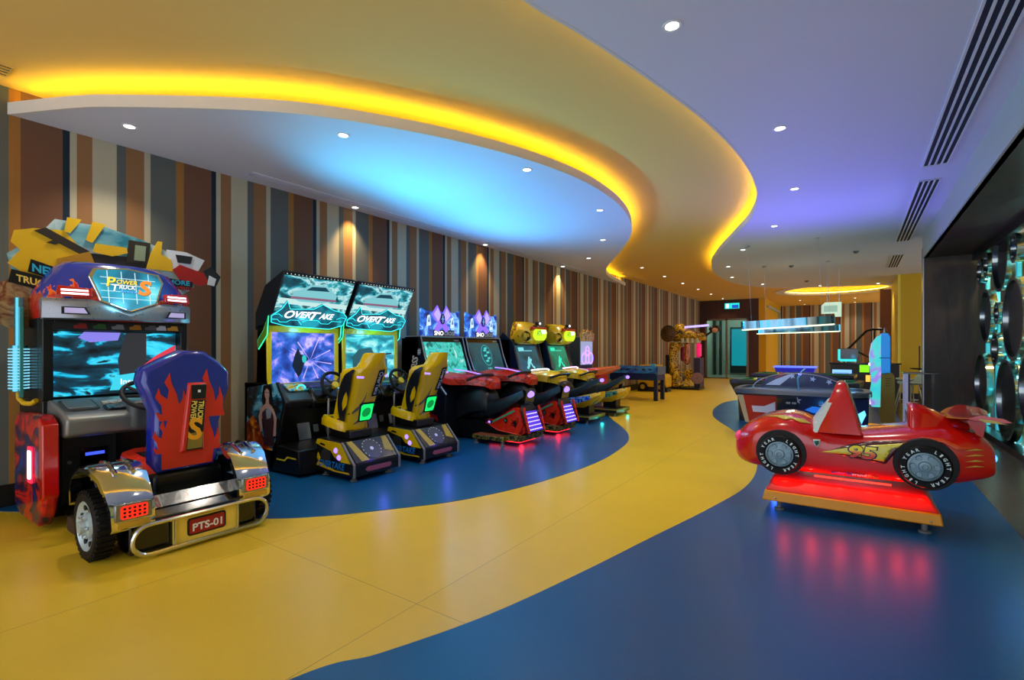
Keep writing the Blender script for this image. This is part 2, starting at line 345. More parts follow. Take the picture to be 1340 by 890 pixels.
y_ = MB(YW); y_.box(1.05, 5.5, 17.6, 17.8, .18, ZS); y_.use(BLACK).box(1.05, 5.5, 17.58, 17.8, 0, .18); struct(y_.build('wall_yellow', smooth=0), 'mustard yellow wall behind the bar stools')
y_ = MB(mat('lit_edge_yellow', 'e0c840', .5)); y_.box(1.0, 1.06, 17.57, 20.4, 0, ZS); struct(y_.build('trim_7', smooth=0))  # lighter yellow than the wall, paints its left edge as lit
y_ = MB(mat('brown_door_panel', '5c3212', .5)); y_.box(.82, 3.2, 24, 24.12, 0, ZY); struct(y_.build('wall_brown_panel', smooth=0))
# extra ceiling over the bar area
struct(MB(SOFF).box(1.1, 5.5, 12.1, 20.2, ZS, ZS + .03).build('ceiling_bar', smooth=0))
# ------------------------------------------------------------------ truck driving machine
def flame_mat(name, c_low, c_high, z0, z1, scale=9, thr=.5):
    """painted flames: the low colour licks up into the high colour"""
    m = bpy.data.materials.new(name); m.use_nodes = True; n = m.node_tree; b = n.nodes['Principled BSDF']
    b.inputs['Roughness'].default_value = .2; b.inputs['Coat Weight'].default_value = .6
    tc = n.nodes.new('ShaderNodeTexCoord'); mp = n.nodes.new('ShaderNodeMapping'); mp.inputs['Scale'].default_value = (scale, scale, scale * .33); n.links.new(tc.outputs['Object'], mp.inputs[0])
    nz = n.nodes.new('ShaderNodeTexNoise'); nz.inputs['Scale'].default_value = 1; nz.inputs['Detail'].default_value = 2; nz.inputs['Distortion'].default_value = 1.3; n.links.new(mp.outputs[0], nz.inputs['Vector'])
    sp = n.nodes.new('ShaderNodeSeparateXYZ'); n.links.new(tc.outputs['Object'], sp.inputs[0])
    mr = n.nodes.new('ShaderNodeMapRange'); mr.inputs[1].default_value = z0; mr.inputs[2].default_value = z1; mr.inputs[3].default_value = .28; mr.inputs[4].default_value = -.28; n.links.new(sp.outputs[2], mr.inputs[0])
    a = n.nodes.new('ShaderNodeMath'); a.operation = 'ADD'; n.links.new(nz.outputs['Fac'], a.inputs[0]); n.links.new(mr.outputs[0], a.inputs[1])
    r = ramp_node(n, [(0, c_high), (.49, c_high), (.515, 'ff7a1c'), (.55, c_low), (1, c_low)]); n.links.new(a.outputs[0], r.inputs[0]); n.links.new(r.outputs[0], b.inputs['Base Color'])
    return m
FLAMES = flame_mat('flame_paint_seat', 'd23418', '1a2f9c', .55, 1.2, 10)
FLAMEH = flame_mat('flame_paint_hood', 'd02a1c', '24389c', 1.7, 2.05, 8)
DEEPBLUE = mat('deep_blue_gloss', '1a2c96', .18, coat=.6)
def seat_ring(z, w, x, t, n=20, e=.55):
    P = []
    for k in range(n):
        a = 2 * math.pi * k / n; c_, s_ = math.cos(a), math.sin(a)
        P.append(V(x + t * math.copysign(abs(c_) ** e, c_), w * math.copysign(abs(s_) ** e, s_), z))
    return P
T = thing('truck_arcade_machine', (-5.5, 1.68, 0), 'blue and red flame-painted truck driving arcade machine with chrome rear mudguards, nearest on the left', 'arcade machine')
# cabinet body
b = MB(BLACK); b.box(-.6, .1, -.53, .53, .02, .98); b.box(-.6, -.02, -.53, .53, .98, 1.66); b.box(-.02, .1, -.53, -.46, .98, 1.66); b.box(-.02, .1, .47, .53, .98, 1.66); b.box(-.02, .1, -.46, .47, 1.56, 1.66)
b.build('cabinet_body', T, bevel=.008)
scr = art('truck_screen', [(.30, '02060a'), (.44, '0a2a38'), (.50, '0a3c50'), (.54, '10a8d0'), (.60, '40d0f0'), (.64, '06202c'), (.8, '2a2c30')], (3, 3.2, 9), (2.2, .4, 1.0), 6, .5, es=1.15, base=False)
s_ = MB(scr).box(-.02, .0, -.445, .465, 1.0, 1.55).build('screen', T)
m_ = MB(glow('lilac_patch', '8c84ec', .9)); m_.poly([(-.28, 1.5), (-.24, 1.55), (.02, 1.55), (.0, 1.48), (-.2, 1.46)], (.001, 0, 0), YP, ZP, .003)
m_.use(glow('screen_grey', '3a3c42', .6)).poly([(.02, 1.1), (.0, 1.3), (.06, 1.55), (.22, 1.55), (.22, 1.12)], (.001, 0, 0), YP, ZP, .002)
m_.use(glow('screen_red', 'e04050', .9)).poly([(.14, 1.2), (.3, 1.34), (.46, 1.44), (.46, 1.39), (.3, 1.28)], (.001, 0, 0), YP, ZP, .004)
m_.use(glow('screen_cyan', '40d8f0', .9)).poly([(.1, 1.16), (.28, 1.26), (.46, 1.37), (.46, 1.30), (.3, 1.2), (.12, 1.1)], (.001, 0, 0), YP, ZP, .003); m_.poly([(-.06, 1.03), (-.02, 1.16), (.26, 1.2), (.24, 1.03)], (.001, 0, 0), YP, ZP, .003)
m_.build('screen_picture', s_, smooth=0)
MB(glow('screen_text_white', 'f4f4f4', 1.3)).text('Insert Coins', (.006, .2, 1.105), YP, ZP, .36, ext=0, bold=.012).build('screen_lettering', s_, smooth=0)
# strip of small truck pictures
k = MB(mat('strip_dark', '1c1e22', .4)).box(.1, .11, -.47, .48, 1.565, 1.625)
for i, (y, c_) in enumerate(((-.29, '8a2020'), (-.16, '2a5a2a'), (-.03, '7a7f84'), (.1, 'a06a1c'), (.22, '5a5a60'), (.3, 'b4c0d0'), (.4, 'c09030'))):
    k.use(mat('strip_truck_' + 'abcdefg'[i], c_, .4)).poly([(y - .045, 1.575), (y - .05, 1.6), (y - .02, 1.605), (y - .01, 1.62), (y + .035, 1.618), (y + .045, 1.575)], (.11, 0, 0), YP, ZP, .004)
k.build('picture_strip', T)
# truck-nose marquee
rows = [(1.64, .50, .10), (1.66, .53, .20), (1.76, .535, .27), (1.84, .525, .27), (1.90, .515, .235), (2.0, .46, .20), (2.1, .40, .16), (2.15, .35, .10), (2.16, .30, .03)]
rings = []
for z, wd, x in rows:
    rings.append([V(-.35, -wd, z)] + [V(x - .16 * abs(q) ** 3 , wd * q, z) for q in [-1 + 2 * i / 14 for i in range(15)]] + [V(-.35, wd, z)])
hood = MB(FLAMEH).loft(rings).build('marquee_hood', T, smooth=50)
bb = MB(mat('bumper_silver', '8f9296', .28, .6)); bot = 1.645
pts = [(-.54, bot), (-.54, 1.82), (-.22, 1.81), (0, 1.70), (.22, 1.80), (.54, 1.80), (.54, bot)]
rg = []
for q in [-1 + 2 * i / 20 for i in range(21)]:
    y = q * .54; top = 1.815 - max(0, .10 * (1 - abs(y) / .25)); x = .285 - .16 * abs(q) ** 3
    rg.append([V(x - .03, y, bot), V(x, y, bot + .01), V(x + .012, y, top - .03), V(x - .005, y, top), V(x - .06, y, top)])
bb.loft(rg).build('bumper', hood, smooth=40)
# shield shaped lit name panel
sh = [(-.22, 2.07), (-.25, 2.0), (-.19, 1.81), (0, 1.73), (.19, 1.81), (.25, 2.0), (.22, 2.07), (0, 2.10)]
sx = .235; ug = (-.18, 0, 1)
fr = MB(CHROME); o3 = V(.275, 0, 1.73); uu = YP; vv = V(-.22, 0, 1).normalized()
P2 = [(a, c_ - 1.73) for a, c_ in sh]; fr.poly([(a * 1.1, (c_ - .17) * 1.1 + .17) for a, c_ in P2], o3, uu, vv, .03); frame_o = fr.build('name_frame', hood, bevel=.008)
pan = art('name_panel_lit', [(.35, '0a5a78'), (.5, '18a8c8'), (.62, '7ce8f0'), (.75, 'e8fff0')], (2, 3, 3), (0, .3, 0), 1, .2, es=1.0, base=False)
lp = MB(pan).poly(P2, o3 + V(.03, 0, .006), uu, vv, .008)
lp.use(glow('grid_white', 'd0f8ff', .9))
for q in (-.15, -.05, .05, .15): lp.poly([(q - .003, .06), (q + .003, .06), (q + .003, .345), (q - .003, .345)], o3 + V(.038, 0, .008), uu, vv, .001)
for q in (.1, .16, .22, .28): lp.poly([(-.2, q), (-.2, q + .005), (.2, q + .005), (.2, q)], o3 + V(.038, 0, .008), uu, vv, .001)
lp.build('name_panel', frame_o, smooth=0)
def on_panel(mb, body, a, c_, wd, col, s, bold=.02, sh_=.2, lift=.042): mb.use(glow(*col)).text(body, o3 + V(lift, 0, .008) + V(*uu) * a + vv * c_, uu, vv, wd, s, ext=.001, bold=bold, shear=sh_)
lt = MB(BLACK)
for dx, dz, c_ in ((.004, -.004, ('letter_shadow', '0a1830', .3)), (0, 0, ('letter_yellow', 'ffe040', 1.1))):
    lf = .041 if dx else .046
    on_panel(lt, 'P', -.13 + dx, .245 + dz, .07, c_, .085, lift=lf); on_panel(lt, 'OWER', -.015 + dx, .25 + dz, .15, c_, .04, lift=lf)
    c2 = c_ if dx else ('letter_white', 'ffffff', 1.2)
    on_panel(lt, 'T', -.1 + dx, .195 + dz, .055, c2, .06, lift=lf); on_panel(lt, 'RUCK', -.015 + dx, .205 + dz, .12, c2, .036, lift=lf)
    on_panel(lt, 'Special', -.005 + dx, .165 + dz, .13, c2 if dx else ('letter_blue', '40b0ff', 1), .03, lift=lf)
    on_panel(lt, 'S', .115 + dx, .21 + dz, .11, c_ if dx else ('letter_orange', 'ff8a28', 1.1), .14, bold=.04, lift=lf)
lt.build('name_lettering', frame_o, smooth=0)
# lamps on the hood and recesses on the bumper
for sg in (-1, 1):
    h = MB(RED); u2 = V(-.2 * sg, 1, 0).normalized(); oo = V(.245, sg * .37, 1.865)
    tr = [(-.115, -.04), (.115, -.04), (.115 if sg < 0 else .095, .045 if sg > 0 else .03), (-.095 if sg < 0 else -.115, .045 if sg < 0 else .03)]
    h.poly(tr, oo, u2, (-.25, 0, 1), .03); hl = h.build('head_lamp', hood, bevel=.006)
    g_ = MB(GLOWW); [g_.poly([(-.085, z), (.085, z), (.085, z + .014), (-.085, z + .014)], oo + V(.032, 0, 0), u2, (-.25, 0, 1), .004) for z in (-.02, .008)]; g_.build('led_bar', hl, smooth=0)
    q = MB(mat('lamp_recess', '17181a', .4)); oq = V(.268, sg * .36, 1.715); t2 = [(-.09, -.03), (.09, -.03), (.06, .03), (-.09, .03)] if sg < 0 else [(-.09, -.03), (.09, -.03), (.09, .03), (-.06, .03)]
    q.poly(t2, oq, u2, ZP, .012); q.use(mat('lilac_lamp', 'b8a8c8', .3, emit='b8a8d8', es=.35)).poly([(a * .8, c_ * .72) for a, c_ in t2], oq, u2, ZP, .016); q.build('fog_lamp', hood)
# picture board above
tb = thing
board_bg = art('topper_sky', [(.3, '2a7a8c'), (.5, '7ab4bc'), (.65, 'd0dcd8'), (.8, '5a9aa4')], (3, 3, 5), (0, 1, .4), 5, .6)
B0 = (-.33, 0, 0)
bd = MB(board_bg); bd.poly([(-.72, 1.6), (-.74, 1.8), (-.62, 2.02), (-.66, 2.2), (-.56, 2.3), (-.42, 2.46), (-.36, 2.55), (0, 2.55), (.3, 2.48), (.62, 2.36), (.68, 2.28), (.78, 2.22), (.76, 2.06), (.62, 1.94), (.68, 1.7), (.5, 1.62)], B0, YP, ZP, .02)
board = bd.build('picture_board', T, smooth=0)
def bp(m, pts, d=.02, t=.006, nm=None, par=None): return MB(m).poly(pts, (B0[0] + d, 0, 0), YP, ZP, t)
dz = MB(mat('dozer_yellow', 'e0b41c', .4)); L = lambda pts, d, m: dz.use(m).poly(pts, (B0[0] + d, 0, 0), YP, ZP, .006)
DY, DK, OC = mat('dozer_yellow', 'e0b41c', .4), mat('dozer_dark', '2c261c', .5), mat('dozer_ochre', 'b07f14', .5)
L([(-.2, 2.12), (.32, 2.14), (.34, 2.24), (.26, 2.3), (-.25, 2.28)], .02, DK); L([(-.62, 2.4), (-.64, 2.3), (-.58, 2.24), (-.66, 2.12), (-.5, 2.0), (-.2, 2.1), (-.1, 2.22), (-.3, 2.46), (-.5, 2.44)], .021, DY)
L([(-.5, 2.42), (-.42, 2.46), (-.12, 2.3), (-.14, 2.24)], .028, DK); L([(-.35, 2.2), (-.12, 2.3), (-.08, 2.18), (-.34, 2.1)], .029, OC); L([(-.42, 2.33), (-.36, 2.37), (-.3, 2.36), (-.36, 2.32)], .03, DK)
L([(-.3, 2.45), (-.28, 2.58), (-.18, 2.58), (-.2, 2.54), (-.26, 2.44)], .03, DY); L([(-.15, 2.4), (-.1, 2.58), (0, 2.57), (-.02, 2.54), (-.1, 2.38)], .03, DY); L([(-.1, 2.3), (-.08, 2.38), (.16, 2.38), (.17, 2.33), (.05, 2.28)], .031, DY)
L([(.16, 2.24), (.18, 2.46), (.36, 2.46), (.34, 2.24)], .026, DK); L([(.22, 2.27), (.23, 2.42), (.32, 2.42), (.31, 2.27)], .033, mat('cab_glass', '8a9a78', .2)); L([(.32, 2.2), (.36, 2.36), (.42, 2.49), (.46, 2.49), (.45, 2.36), (.54, 2.32), (.56, 2.2)], .034, DY)
dz.build('dozer_picture', board, smooth=0)
tk = MB(WHITE); L2 = lambda pts, d, m: tk.use(m).poly(pts, (B0[0] + d, 0, 0), YP, ZP, .006)
TW, TR, TD = mat('truck_white', 'd8dce0', .4), mat('truck_red', 'a81c14', .4), mat('truck_dark', '1c2024', .4)
L2([(.5, 2.42), (.54, 2.22), (.8, 2.24), (.86, 2.36), (.68, 2.42)], .028, TW); L2([(.58, 2.38), (.6, 2.3), (.72, 2.3), (.74, 2.38)], .036, TD); L2([(.55, 2.22), (.62, 2.28), (.84, 2.22), (.96, 2.26), (.94, 2.14), (.82, 2.08), (.62, 2.12)], .037, TR)
L2([(.84, 2.24), (.92, 2.3), (1.02, 2.2), (.98, 2.1), (.92, 2.08)], .042, TD); L2([(.88, 2.1), (.9, 2.2), (.97, 2.17), (.95, 2.09)], .049, TW)
tk.build('truck_picture', board, smooth=0)
dl = MB(art('dirt_picture', [(.3, '5a1c12'), (.5, 'b09468'), (.62, '7c3418'), (.8, 'c8b08c')], (7, 7, 7), es=0)); dl.poly(circ(.19, 20, -.6, 1.78, .21), (B0[0] + .02, 0, 0), YP, ZP, .008); dl.build('mud_picture', board, smooth=0)
sg_ = MB(mat('sign_black', '0c0f12', .4)); XB = B0[0]
sg_.poly([(-.54, 2.06), (-.52, 2.17), (-.30, 2.10), (-.30, 1.99)], (XB + .04, 0, 0), YP, ZP, .006); sg_.poly([(-.66, 1.96), (-.64, 2.07), (-.32, 2.0), (-.34, 1.88)], (XB + .042, 0, 0), YP, ZP, .006)
sl = V(0, 1, -.2).normalized(); sg_.use(mat('sign_cyan', '30b4dc', .4)).text('NEW', (XB + .047, -.415, 2.08), sl, ZP, .2, .07, bold=.03); sg_.use(mat('sign_yellow', 'e8d060', .4)).text('TRUCKS', (XB + .05, -.485, 1.975), sl, ZP, .26, .06, bold=.03); sg_.build('board_lettering', board, smooth=0)
sg_ = MB(mat('sign_black', '0c0f12', .4)); sg_.poly([(.44, 2.02), (.44, 2.13), (.73, 2.11), (.73, 2.02)], (XB + .06, 0, 0), YP, ZP, .006)
sg_.use(mat('sign_cyan', '30b4dc', .4)).text('MORE', (XB + .067, .60, 2.09), YP, ZP, .2, .05, bold=.03); sg_.use(mat('sign_red', 'c03a2c', .4)).text('POWERFUL', (XB + .067, .62, 2.035), YP, ZP, .24, .036, bold=.03); sg_.build('board_lettering', board, smooth=0)
# exhaust stacks with lit louvres
for sg in (-1, 1):
    st = MB(mat('stack_cyan_chrome', '5ab4c4', .2, .8)); y = sg * .60; st.cyl((-.25, y, 1.42), (-.25, y, 1.83), .03); st.cyl((-.25, y, 1.05), (-.25, y, 1.43), .055); st.box(-.3, -.16, y - sg * .0 - .01, y + .01, 1.0, 1.75)
    so = st.build('exhaust_stack', T, smooth=60)
    gl = MB(glow('louvre_lit', '8ad8f0', .95))
    for i in range(14): gl.cyl((-.25, y, 1.07 + i * .025), (-.25, y, 1.08 + i * .025), .066)
    gl.build('lit_louvre', so, smooth=60)
    MB(mat('hose_yellow', 'd8b020', .4)).tube([(-.25, y, 1.04), (-.24, y, .99), (-.18, y * .97, .95), (-.08, y * .93, .95), (-.02, y * .9, .98)], .02).build('hose', so)
# side fairings with lit strip
FAIR = art('fairing_print', [(.3, '16308c'), (.42, '0c1430'), (.5, 'a01c24'), (.6, 'd02418'), (.75, '5a1030')], (3, 3, 5), (0, 0, .3), 3, 1.2, rough=.2)
for sg in (-1, 1):
    y0, y1 = (-.62, -.53) if sg < 0 else (.53, .62)
    q = MB(FAIR); q.xz([(-.3, .12), (-.3, .8), (-.2, .88), (.42, .9), (.52, .82), (.54, .3), (.5, .16), (.38, .04), (-.12, .04)], y0, y1); fo = q.build('side_fairing', T, bevel=.025, seg=3)
    q = MB(RED); q.xz([(.47, .2), (.43, .88), (.53, .83), (.55, .3)], y0 - .004, y1 + .004); q.build('fairing_edge', fo, bevel=.01)
    yl = y0 - .006 if sg < 0 else y1 + .006
    g_ = MB(glow('pink_halo', 'ff2848', 1.5)); g_.poly(rrect(.13, .28, .02, 3, .22, .5), (0, yl + .002 * -sg, 0), XP if sg < 0 else (-1, 0, 0), ZP, .006) if sg < 0 else g_.poly(rrect(.13, .28, .02, 3, -.22, .5), (0, yl - .002, 0), (-1, 0, 0), ZP, .006)
    g_.use(glow('pink_white_strip', 'ffe6f0', 4)); g_.poly(rrect(.075, .22, .02, 3, .22 * -sg * (1 if sg < 0 else 1), .5), (0, yl + .002 * sg, 0), XP if sg < 0 else (-1, 0, 0), ZP, .008); g_.build('marker_light', fo, smooth=0)
# dashboard
d_ = MB(mat('dash_pewter', '8a8e8c', .35, .5)); d_.xz([(.06, .74), (.06, .98), (.16, .985), (.52, .9), (.6, .86), (.58, .74), (.5, .71)], -.5, .53); da = d_.build('dashboard', T, bevel=.02, seg=3)
sl = V(.36, 0, -.085).normalized(); nz_ = V(0, 1, 0)
gp = MB(mat('pad_frame', '3c4040', .35)); sf = lambda pts, o, t: gp.poly(pts, o, YP, -sl, t)
sf(rrect(.22, .27, .04, 3), V(.34, -.36, .945), .012); gp.use(mat('pad_silver', '8b9290', .3, .6)); sf(rrect(.18, .22, .03, 3), V(.34, -.36, .945), .02); gp.build('push_pad', da, bevel=.004)
gp = MB(BLACKG); sf(rrect(.2, .12, .02, 3), V(.46, -.13, .915), .014); gp.use(art('instrument_print', [(.4, '101418'), (.55, '6a7478'), (.7, 'a03028')], (22, 22, 22))); sf(rrect(.17, .085, .01, 3), V(.46, -.13, .915), .018); gp.build('instrument_cluster', da)
gp = MB(art('dash_sticker', [(.4, 'a02018'), (.55, 'd8d0b0'), (.7, '3a2018')], (18, 18, 18))); sf(rrect(.19, .07, .01, 3), V(.31, -.11, .951), .008); gp.build('dash_sticker', da)
hb = MB(mat('column_grey', '4a4e50', .4)); hb.box(.3, .62, -.1, .34, .72, .97); hb.build('steering_housing', T, bevel=.05, seg=3)
wc = V(.66, .02, 1.02); wn = V(.55, 0, .83).normalized(); wa = V(0, 1, 0); wb = wn.cross(wa)
def steering(parent, wc, wn, r, hubm, tr=.018):
    wa = V(0, 1, 0); wb = wn.cross(wa)
    q = MB(RUBBER); q.tube([wc + (wa * math.cos(t) + wb * math.sin(t)) * r for t in [2 * math.pi * k / 32 for k in range(32)]], tr, 8, True); wo = q.build('steering_wheel', parent)
    q = MB(DGREY)
    for t in (R(0), R(180), R(270), R(45), R(135)): q.tube([wc - wn * .012, wc + (wa * math.cos(t) + wb * math.sin(t)) * r], .013, 6)
    q.build('wheel_spoke', wo); q = MB(hubm); q.cyl(wc - wn * .03, wc + wn * .02, r * .26); q.build('wheel_hub', wo, bevel=.005); MB(DGREY).cyl(wc - wn * .2, wc - wn * .02, .035).build('steering_column', wo)
    return wo
steering(T, wc, wn, .19, RED)
# coin panel
cp = MB(DGREY); cp.box(.1, .13, -.42, -.05, .12, .7); co = cp.build('coin_panel', T, bevel=.006)
q = MB(BLACKG); q.box(.13, .15, -.3, -.12, .42, .56); q.use(glow('blue_lcd', '3a50ff', 1.6)).box(.15, .154, -.27, -.14, .5, .525); q.use(STEEL).cyl((.13, -.37, .46), (.145, -.37, .46), .014); q.box(.13, .142, -.3, -.22, .37, .4); q.build('coin_slot', co)
# floor deck and rear body
q = MB(BLACK); q.box(.05, 1.55, -.4, .4, .03, .12); q.build('floor_deck', T, bevel=.01)
q = MB(mat('mat_brown', '3a2a22', .6)); q.box(.6, 1.0, -.5, -.38, .03, .14); q.build('step_plate', T, bevel=.01)
q = MB(BLACKG); q.xz([(.85, .04), (.85, .3), (1.0, .36), (1.42, .36), (1.5, .3), (1.58, .24), (1.58, .03)], -.42, .42); body = q.build('rear_body', T, bevel=.012)
q = MB(art('chrome_print', [(.4, '6a7074'), (.55, 'c0c8cc'), (.66, '8a3a2c'), (.8, 'a8b0b0')], (5, 9, 5), rough=.15)); q.poly([(-.36, 0), (.36, 0), (.36, .11), (-.36, .11)], (1.515, 0, .295), YP, V(-.08, 0, .06).normalized(), .006); q.build('trim_band', body)
# wheels
def lug_wheel(parent, c_, sg, r, wd):
    q = MB(RUBBER); q.lathe([(r * .74, -wd / 2), (r * .93, -wd / 2), (r, -wd / 2 + .02), (r, wd / 2 - .02), (r * .93, wd / 2), (r * .74, wd / 2), (r * .6, 0)], c_, YP, 40, False)
    for k in range(34):
        t = 2 * math.pi * k / 34; d = V(math.cos(t), 0, math.sin(t)); e = V(-math.sin(t), 0, math.cos(t)); p = c_ + d * r
        q.add([p + d * a + e * b_ + V(0, y, 0) for a in (-.01, .011) for b_ in (-.011, .011) for y in (-wd / 2 + .005, wd / 2 - .005)], [(0, 1, 3, 2), (4, 6, 7, 5), (0, 4, 5, 1), (2, 3, 7, 6), (0, 2, 6, 4), (1, 5, 7, 3)])
    wo = q.build('wheel', parent, smooth=30)
    yo = sg * wd / 2; q = MB(mat('rim_paint', 'b4c6c8', .3, .3)); q.lathe([(r * .75, yo - sg * .01), (r * .72, yo), (r * .66, yo - sg * .015), (r * .4, yo - sg * .035), (r * .36, yo - sg * .005), (r * .2, yo), (r * .17, yo + sg * .03), (.001, yo + sg * .035)], c_, YP, 36); q.use(mat('rim_hole', '14181a', .5))
    for k in range(8):
        t = 2 * math.pi * (k + .5) / 8; p = c_ + V(math.cos(t) * r * .54, yo - sg * .024, math.sin(t) * r * .54); q.cyl(p - V(0, .01, 0), p + V(0, .008, 0), .018)
    q.use(CHROME)
    for k in range(6):
        t = 2 * math.pi * k / 6; p = c_ + V(math.cos(t) * r * .29, yo, math.sin(t) * r * .29); q.cyl(p, p + V(0, sg * .018, 0), .012, n=8)
    q.build('rim', wo)
for sg in (-1, 1):
    lug_wheel(T, V(1.30, sg * .525, .225), sg, .225, .11)
    rg = []
    prof = [(1.02, .34), (1.03, .45), (1.08, .53), (1.2, .60), (1.34, .605), (1.46, .55), (1.535, .45), (1.59, .36), (1.60, .24)]
    y0, y1 = sorted((sg * .28, sg * .525))
    oy = (.58, .585, .585, .58, .57, .55, .535, .525, .52)
    rg = [[V(x, sg * .28, z), V(x, sg * .31, z + .015), V(x, sg * (o_ - .03), z + .015), V(x, sg * o_, z), V(x - .03, sg * o_, z - .03), V(x - .03, sg * .28, z - .03)] for (x, z), o_ in zip(prof, oy)]
    fe = MB(CHROME).loft(rg).build('chrome_mudguard', T, smooth=50)
    q = MB(CHROME)
    for y in (sg * .36, sg * .46): q.tube([(x + .008, y, z + .02) for x, z in prof[1:6]], .014)
    q.build('guard_rib', fe)
    nrm = V(.12, 0, .01).normalized(); q = MB(mat('lamp_housing', '8a8f92', .25, .8)); q.box(1.58, 1.61, y0 + .02, y1 - .02, .285, .395); lo_ = q.build('tail_lamp', fe, bevel=.006)
    q = MB(mat('red_lens', 'd81c14', .2, emit='ff2a1a', es=.9)); q.poly(rrect(.15, .085, .015, 3, (y0 + y1) / 2, .34), (1.61, 0, 0), YP, ZP, .008); q.use(BLACK)
    for i in range(5):
        for j in range(3): q.poly(circ(.0085, 8, (y0 + y1) / 2 - .055 + i * .0275, .315 + j * .025), (1.618, 0, 0), YP, ZP, .002)
    q.build('lens', lo_, smooth=0)
    q = MB(mat('gold_panel', 'd0ac40', .3, .5)); q.box(1.592, 1.606, y0 + .03, y1 - .03, .235, .275); q.build('gold_strip', fe, bevel=.004)
# oval bumper rail and number plate
def stadium(hw, hh, n=12):
    P = []
    for k in range(n + 1): t = R(-90 + 180 * k / n); P.append((hw - hh + hh * math.cos(t), hh * math.sin(t)))
    for k in range(n + 1): t = R(90 + 180 * k / n); P.append((-hw + hh + hh * math.cos(t), hh * math.sin(t)))
    return P
q = MB(mat('rail_chrome', 'cfd0c4', .15, 1)); q.tube([(1.63, .03 + a, .13 + c_) for a, c_ in stadium(.45, .10)], .016, 8, True)
for y in (-.17, .25): q.tube([(1.63, y, .03), (1.63, y, .23)], .008)
q.build('bumper_rail', body)
q = MB(mat('yellow_plate_panel', 'f0d050', .4)); q.box(1.58, 1.612, -.17, .25, .035, .225); pl = q.build('plate_panel', body)
q = MB(BLACK); q.poly(rrect(.26, .125, .02, 3, .04, .135), (1.606, 0, 0), YP, ZP, .012); q.use(mat('plate_red', '9c1a16', .4)).poly(rrect(.235, .10, .012, 3, .04, .135), (1.618, 0, 0), YP, ZP, .004); pp = q.build('number_plate', pl)
MB(mat('plate_white', 'e8e4e0', .4)).text('PTS-01', (1.623, .04, .13), YP, ZP, .2, .055, bold=.03).build('plate_lettering', pp, smooth=0)
# seat
q = MB(BLACK); q.box(.72, 1.25, -.16, .32, .3, .47); q.build('seat_pedestal', T, bevel=.03)
q = MB(REDP)
q.loft([[V(x, .07 + y * wd, z + t * .05) for y, t in ((-1, -1), (-.9, .6), (-.6, 1), (.6, 1), (.9, .6), (1, -1), (.5, -1.3), (-.5, -1.3))] for x, wd, z in ((.56, .2, .52), (.6, .25, .53), (.85, .26, .5), (1.1, .24, .5), (1.2, .2, .52))]); se = q.build('seat', T, smooth=60)
MB(VINYL).box(.62, 1.1, -.1, .24, .545, .565).build('seat_pad', se, bevel=.015)
SO = [(.055, 1.39), (.22, 1.385), (.335, 1.295), (.405, 1.215), (.4, 1.08), (.355, .96), (.31, .80), (.29, .54), (.26, .47), (-.135, .47), (-.16, .54), (-.15, .80), (-.145, .93), (-.18, 1.03), (-.225, 1.16), (-.205, 1.25), (-.07, 1.325)]
bx = lambda z: 1.235 - .075 * (z - .47)
q = MB(DEEPBLUE); cyS = .085
rg = []
for dx, sc_ in ((-.13, .97), (-.02, 1.0), (.0, .975)): rg.append([V(bx(z) + dx - (.05 if dx < -.1 else 0) * abs(y - cyS) / .3, cyS + (y - cyS) * sc_, .93 + (z - .93) * (1 if dx < 0 else .985)) for y, z in SO])
rg.append([V(bx(z) + .022, cyS + (y - cyS) * .9, .93 + (z - .93) * .955) for y, z in SO]); q.loft(rg); bo = q.build('backrest', T, bevel=.012, seg=3)
def on_back(pts, dx): return [V(bx(z) + .022 + dx, y, z) for y, z in pts]
def back_patch(q, pts, d=.004): q.loft([on_back(pts, -.004), on_back(pts, d)])
FR_ = mat('flame_red', 'd02c14', .22, coat=.5)
q = MB(FR_); back_patch(q, [(-.115, .50), (.235, .50), (.25, .60), (.235, .78), (.215, .9), (.2, 1.0), (.15, .94), (.10, .96), (.05, .94), (-.0, 1.0), (-.05, .92), (-.085, .8), (-.115, .62)], .003)
def flame(q, x, z, sx_, h): back_patch(q, [(x + sx_ * a, z + h * c_) for a, c_ in ((-.5, 0), (-.62, .22), (-.4, .14), (-.42, .36), (-.62, .56), (-.5, .78), (-.44, .62), (-.22, .5), (-.16, .72), (-.3, .9), (-.12, 1.12), (-.06, .86), (.1, .6), (.16, .34), (.3, .5), (.34, .7), (.46, .42), (.42, .2), (.5, 0))], .004)
flame(q, -.02, .86, .2, .32); flame(q, .245, .86, .2, .34); flame(q, -.08, .62, .14, .22); flame(q, .235, .6, .14, .24)
q.build('flame_decal', bo, smooth=0)
q = MB(DEEPBLUE); q.loft([on_back([(.075, 1.14), (.0, .60), (.18, .60), (.215, 1.14)], .0), on_back([(.085, 1.12), (.015, .62), (.165, .62), (.205, 1.12)], .028)]); 
q.mats[0] = FR_; q.build('raised_panel', bo, bevel=.006)
